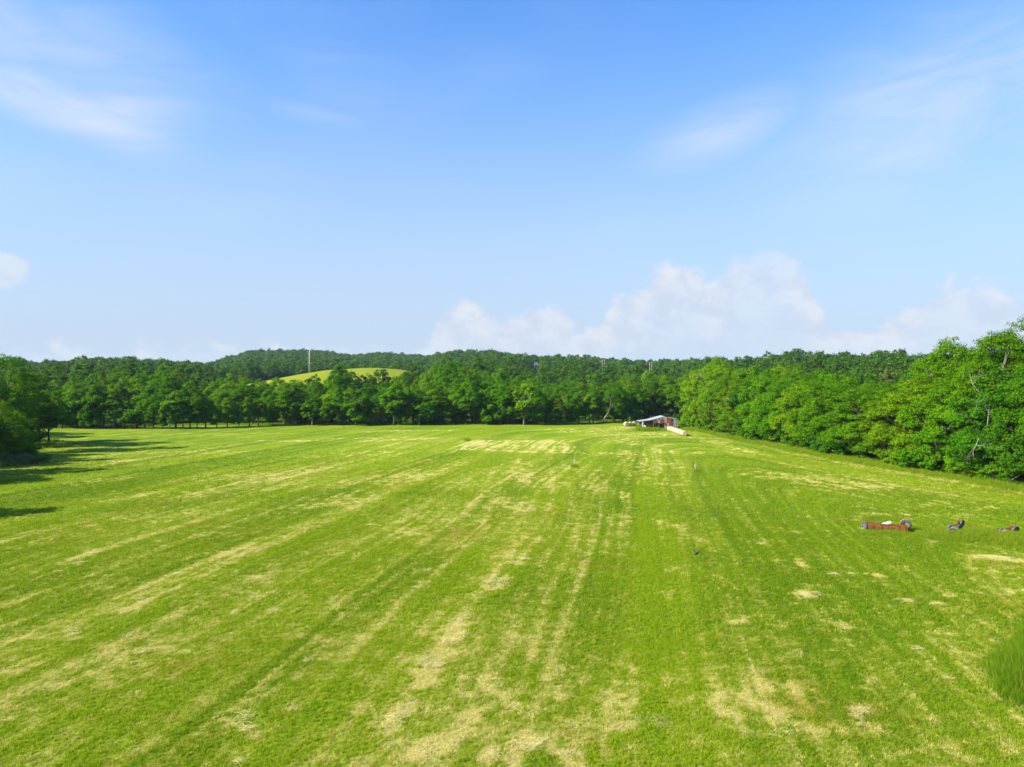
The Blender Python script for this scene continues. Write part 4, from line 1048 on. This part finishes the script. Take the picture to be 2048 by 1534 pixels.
# long rusty hopper on wheels
dl_, dr_ = 58.2, 57.2
xl, xr_ = wx(1736, dl_), wx(1816, dr_)
hop = thing('seed_drill', (xl, dl_, tz(xl, dl_)), 'long rusty iron hopper of an old seed drill in the grass', 'farm machine', None, math.atan2(dr_ - dl_, xr_ - xl))
LN = math.hypot(xr_ - xl, dr_ - dl_)
zt, zb2 = wz(1045.5, dl_) - tz(xl, dl_), .12
def plate(name, pts, mat=M_RUST, th=.03):
    p = [Vector(q) for q in pts]; nn = (p[1] - p[0]).cross(p[3] - p[0]).normalized() * th
    mb = MB(); mb.hexa([q for q in p] + [q + nn for q in p]); return mb.obj(name, mat, hop)
sag = .07
plate('front_panel', [(0, 0, zb2), (LN * .5, 0, zb2 - .01), (LN * .5, -.05, zt - sag * .6), (0, -.04, zt)])
plate('front_panel', [(LN * .5 + .012, .012, zb2 - .01), (LN, .0, zb2 - .02), (LN, -.03, zt - sag * 1.6), (LN * .5 + .012, -.035, zt - sag * .6)])
plate('rear_panel', [(LN, .62, zb2), (0, .62, zb2), (0, .66, zt - .02), (LN, .66, zt - sag * 1.5)])
plate('end_panel', [(-.035, .60, zb2), (-.035, .02, zb2), (-.035, -.02, zt - .01), (-.035, .64, zt - .03)])
plate('end_panel', [(LN + .035, .02, zb2), (LN + .035, .60, zb2), (LN + .035, .64, zt - sag * 1.6), (LN + .035, -.02, zt - sag * 1.7)])
plate('floor_panel', [(.01, .04, zb2 + .04), (LN - .01, .04, zb2 + .03), (LN - .01, .58, zb2 + .03), (.01, .58, zb2 + .04)])
mb = MB(); mb.tube([(-.03, -.06, zt + .005), (LN * .5, -.075, zt - sag * .6 + .012), (LN + .03, -.05, zt - sag * 1.6 + .012)], [.024] * 3, 6); mb.obj('lip', M_RUST, hop)
for f in (.12, .34, .56, .78, .94):
    mb = MB(); mb.box(LN * f - .02, LN * f + .02, -.085, -.052, zb2 + .02, zt - sag * (1.6 * f) - .05); mb.obj('rib', M_RUST, hop)
for f in (.2, .5, .8):
    mb = MB(); mb.tube([(LN * f, .3, zb2), (LN * f, .25, -.12)], [.035, .03], 6); mb.obj('leg', M_RUST, hop)
wheel(hop, (-.22, .30, .20), .36, .20, math.radians(25), .1, M_RUBBER)
wheel(hop, (LN + .02, 1.05, .40), .40, .17, math.radians(75), -.25, M_PALE_RIM)
mb = MB(); mb.tube([(LN * .80, .7, zt - .15), (LN * .93, .95, zt + .0), (LN + .02, 1.05, .40)], [.05, .05, .04], 6); mb.obj('axle_arm', M_RUST, hop)
mb = MB()
arc = [(LN + .02 + .45 * math.cos(math.radians(a_)), 1.02, .40 + .46 * math.sin(math.radians(a_))) for a_ in range(20, 175, 22)]
for p_, q_ in zip(arc[:-1], arc[1:]):
    mb.hexa([(p_[0], .92, p_[2]), (q_[0], .92, q_[2]), (q_[0], 1.16, q_[2]), (p_[0], 1.16, p_[2]), (p_[0] * 1.0, .92, p_[2] + .02), (q_[0], .92, q_[2] + .02), (q_[0], 1.16, q_[2] + .02), (p_[0], 1.16, p_[2] + .02)])
mb.obj('mudguard', M_PALE_RIM, hop)
bo = MB(); bo.box(-.36, .36, -.11, .11, -.012, .012, Matrix.Rotation(math.radians(-17), 4, 'Y') @ Matrix.Rotation(math.radians(38), 4, 'X'))
bo.box(-.36, .36, -.125, -.11, -.02, .03, Matrix.Rotation(math.radians(-17), 4, 'Y') @ Matrix.Rotation(math.radians(38), 4, 'X'))
bo = bo.obj('white_board', M_WHITE); dd_ = 57.9; bo.location = (wx(1773, dd_), dd_, wz(1046.5, dd_)); tag(bo, 'small white board lying across the rusty hopper', 'board')

# running gear with four small wheels
rg = thing('wagon_running_gear', (wx(1908, 57.5), 57.5, tz(wx(1908, 57.5), 57.5)), 'old running gear with four small wheels in the grass', 'farm machine')
def rl(px, py, R):     # wheel centre from where its ground point lies
    d = gdepth(py); return (wx(px, d) - rg.location.x, d - 57.5, R * .82)
wc = [rl(1904, 1071, .34), rl(1905.5, 1064, .38), rl(1919, 1067, .36), rl(1923.5, 1055.5, .38)]
for (p_, R_, rz0, tl, rm) in [(wc[0], .34, 72, .10, M_RIM), (wc[1], .38, 62, -.12, M_RIM), (wc[2], .36, 118, .18, M_PALE_RIM), (wc[3], .38, 128, -.2, M_PALE_RIM)]:
    wheel(rg, p_, R_, .17, math.radians(rz0), tl, rm)
mb = MB(); mb.tube([wc[0], wc[2]], [.04, .04], 6); mb.obj('axle', M_RUST, rg)
mb = MB(); mb.tube([wc[1], (wc[3][0] - .2, wc[3][1], .5), wc[3]], [.05, .06, .05], 6); mb.obj('axle', M_RUST, rg)
mb = MB(); mb.tube([((wc[0][0] + wc[2][0]) / 2, (wc[0][1] + wc[2][1]) / 2, .28), ((wc[1][0] + wc[3][0]) / 2, (wc[1][1] + wc[3][1]) / 2, .42)], [.045, .045], 6); mb.obj('reach_bar', M_RUST, rg)
mb = MB(); mb.box(wc[3][0] - .42, wc[3][0] - .12, wc[3][1] - .12, wc[3][1] + .1, .34, .62); mb.obj('bolster', M_RUST, rg)
mb = MB(); mb.tube([(wc[3][0], wc[3][1], .42), (wc[3][0] + .6, wc[3][1] - .4, .36), (wc[3][0] + 1.2, wc[3][1] - .9, .12)], [.035, .035, .03], 6); mb.obj('tongue', M_RUST, rg)
# two wheeled rake at the frame edge
rk = thing('rusty_rake', (wx(2020, 56.8), 56.8, tz(wx(2020, 56.8), 56.8)), 'rusty two-wheeled rake frame by the right edge', 'farm machine')
def rk_(px, py, R):
    d = gdepth(py); return (wx(px, d) - rk.location.x, d - 56.8, R * .80)
c1, c2 = rk_(2008, 1073, .36), rk_(2030, 1070, .38)
wheel(rk, c1, .36, .20, math.radians(70), .5, M_RIM); wheel(rk, c2, .38, .20, math.radians(112), -.25, M_PALE_RIM)
mb = MB(); mb.tube([(c1[0] - .45, c1[1] + .2, .52), (c1[0] + .3, c1[1] + .3, .50), (c2[0] - .2, c2[1] + .1, .50), c2], [.05, .05, .055, .05], 6); mb.obj('axle', M_RUST, rk)
mb = MB(); mb.tube([(c2[0] - .3, c2[1] - .5, .20), (c2[0] + .3, c2[1] - .55, .17), (c2[0] + 2.2, c2[1] - .4, .22)], [.045, .045, .04], 6); mb.obj('drawbar', M_RUST, rk)
mb = MB(); mb.box(c2[0] - .42, c2[0] - .16, c2[1] - .1, c2[1] + .16, .34, .66); mb.obj('gear_box', M_RUST, rk)
for i in range(5):
    xx = c1[0] - .3 + i * .32
    mb = MB(); mb.tube([(xx, c1[1] + .3, .5), (xx + .02, c1[1] + .62, .42), (xx + .03, c1[1] + .66, .12)], [.018, .016, .012], 5); mb.obj('tine', M_RUST, rk)

# ------------------------------------------------------------------ dark bird skimming the field
bird = thing('crow', (wx(1393, 48.2), 48.2, wz(1107.5, 48.2)), 'black crow flying low over the grass', 'bird', None, math.radians(205))
bm = MB(); bm.lathe([(-.25, .012), (-.20, .03), (-.10, .062), (.0, .075), (.10, .06), (.16, .042), (.20, .044), (.245, .036), (.27, .015)], Matrix.Identity(4), 14)
bm.obj('body', M_FEATHER, bird, True)
bm = MB(); bm.lathe([(.262, .016), (.30, .010), (.335, .002)], Matrix.Translation((0, 0, -.004)), 8); bm.obj('beak', M_BEAK, bird, True)
def wing(s_, up, mat):
    lead = [(.10, .04), (.13, .20), (.08, .36), (-.02, .50)]; trail = [(-.12, .04), (-.10, .20), (-.12, .34), (-.12, .48)]
    V = []; Fq = []
    for (a_, b_) in zip(lead, trail):
        for (q, th) in ((a_, .012), (b_, .004)):
            for zz in (th, -th): V.append((q[0], s_ * q[1] * math.cos(up), q[1] * math.sin(up) + zz + .02))
    for i in range(3):
        o = i * 4; n_ = o + 4
        Fq += [(o, o + 2, n_ + 2, n_), (o + 1, n_ + 1, n_ + 3, o + 3), (o, n_, n_ + 1, o + 1), (o + 2, o + 3, n_ + 3, n_ + 2)]
    Fq += [(0, 1, 3, 2), (12, 14, 15, 13)]
    for j in range(5):       # fingered flight feathers at the tip
        b0 = (-.02 - .022 * j, .49); L_ = .16 - .018 * j; an = math.radians(62 + 16 * j)
        tip = (b0[0] + L_ * math.cos(an) * .5 - .02 * j, b0[1] + L_ * math.sin(an)); o = len(V)
        for (q, wd_) in ((b0, .014), (tip, .006)):
            for t2 in (-wd_, wd_):
                for zz in (-.003, .003): V.append((q[0] + t2, s_ * q[1] * math.cos(up), q[1] * math.sin(up) + .02 + zz))
        Fq += [(o, o + 2, o + 6, o + 4), (o + 1, o + 5, o + 7, o + 3), (o, o + 4, o + 5, o + 1), (o + 2, o + 3, o + 7, o + 6), (o + 4, o + 6, o + 7, o + 5), (o, o + 1, o + 3, o + 2)]
    mb = MB(); mb.v = V; mb.f = Fq; return mb.obj('wing', mat, bird)
wing(1, math.radians(38), M_FEATHER); wing(-1, math.radians(30), M_FEATHER_LIT)
bird.scale = (.75, .75, .75)
bm = MB(); bm.hexa([(-.22, -.03, -.006), (-.22, .03, -.006), (-.40, .075, -.004), (-.40, -.075, -.004), (-.22, -.03, .008), (-.22, .03, .008), (-.40, .075, .004), (-.40, -.075, .004)]); bm.obj('tail', M_FEATHER, bird)

# ------------------------------------------------------------------ haze
m, k, t = new_mat('haze_air')
pv = k.new('ShaderNodeVolumePrincipled')
pv.inputs['Color'].default_value = (0.52, 0.74, 1.0, 1); pv.inputs['Density'].default_value = 0.000055; pv.inputs['Anisotropy'].default_value = 0.0
o_ = k.new('ShaderNodeOutputMaterial'); t.links.new(pv.outputs[0], o_.inputs['Volume'])
mb = MB(); mb.box(-4200, 4200, -700, 5200, float(GZ.min()) - 1.0, float(GZ.max()) + 24.0)
hz_o = mb.obj('haze', m); tag(hz_o, 'pale summer haze over the fields and hills', 'haze', kind='stuff')
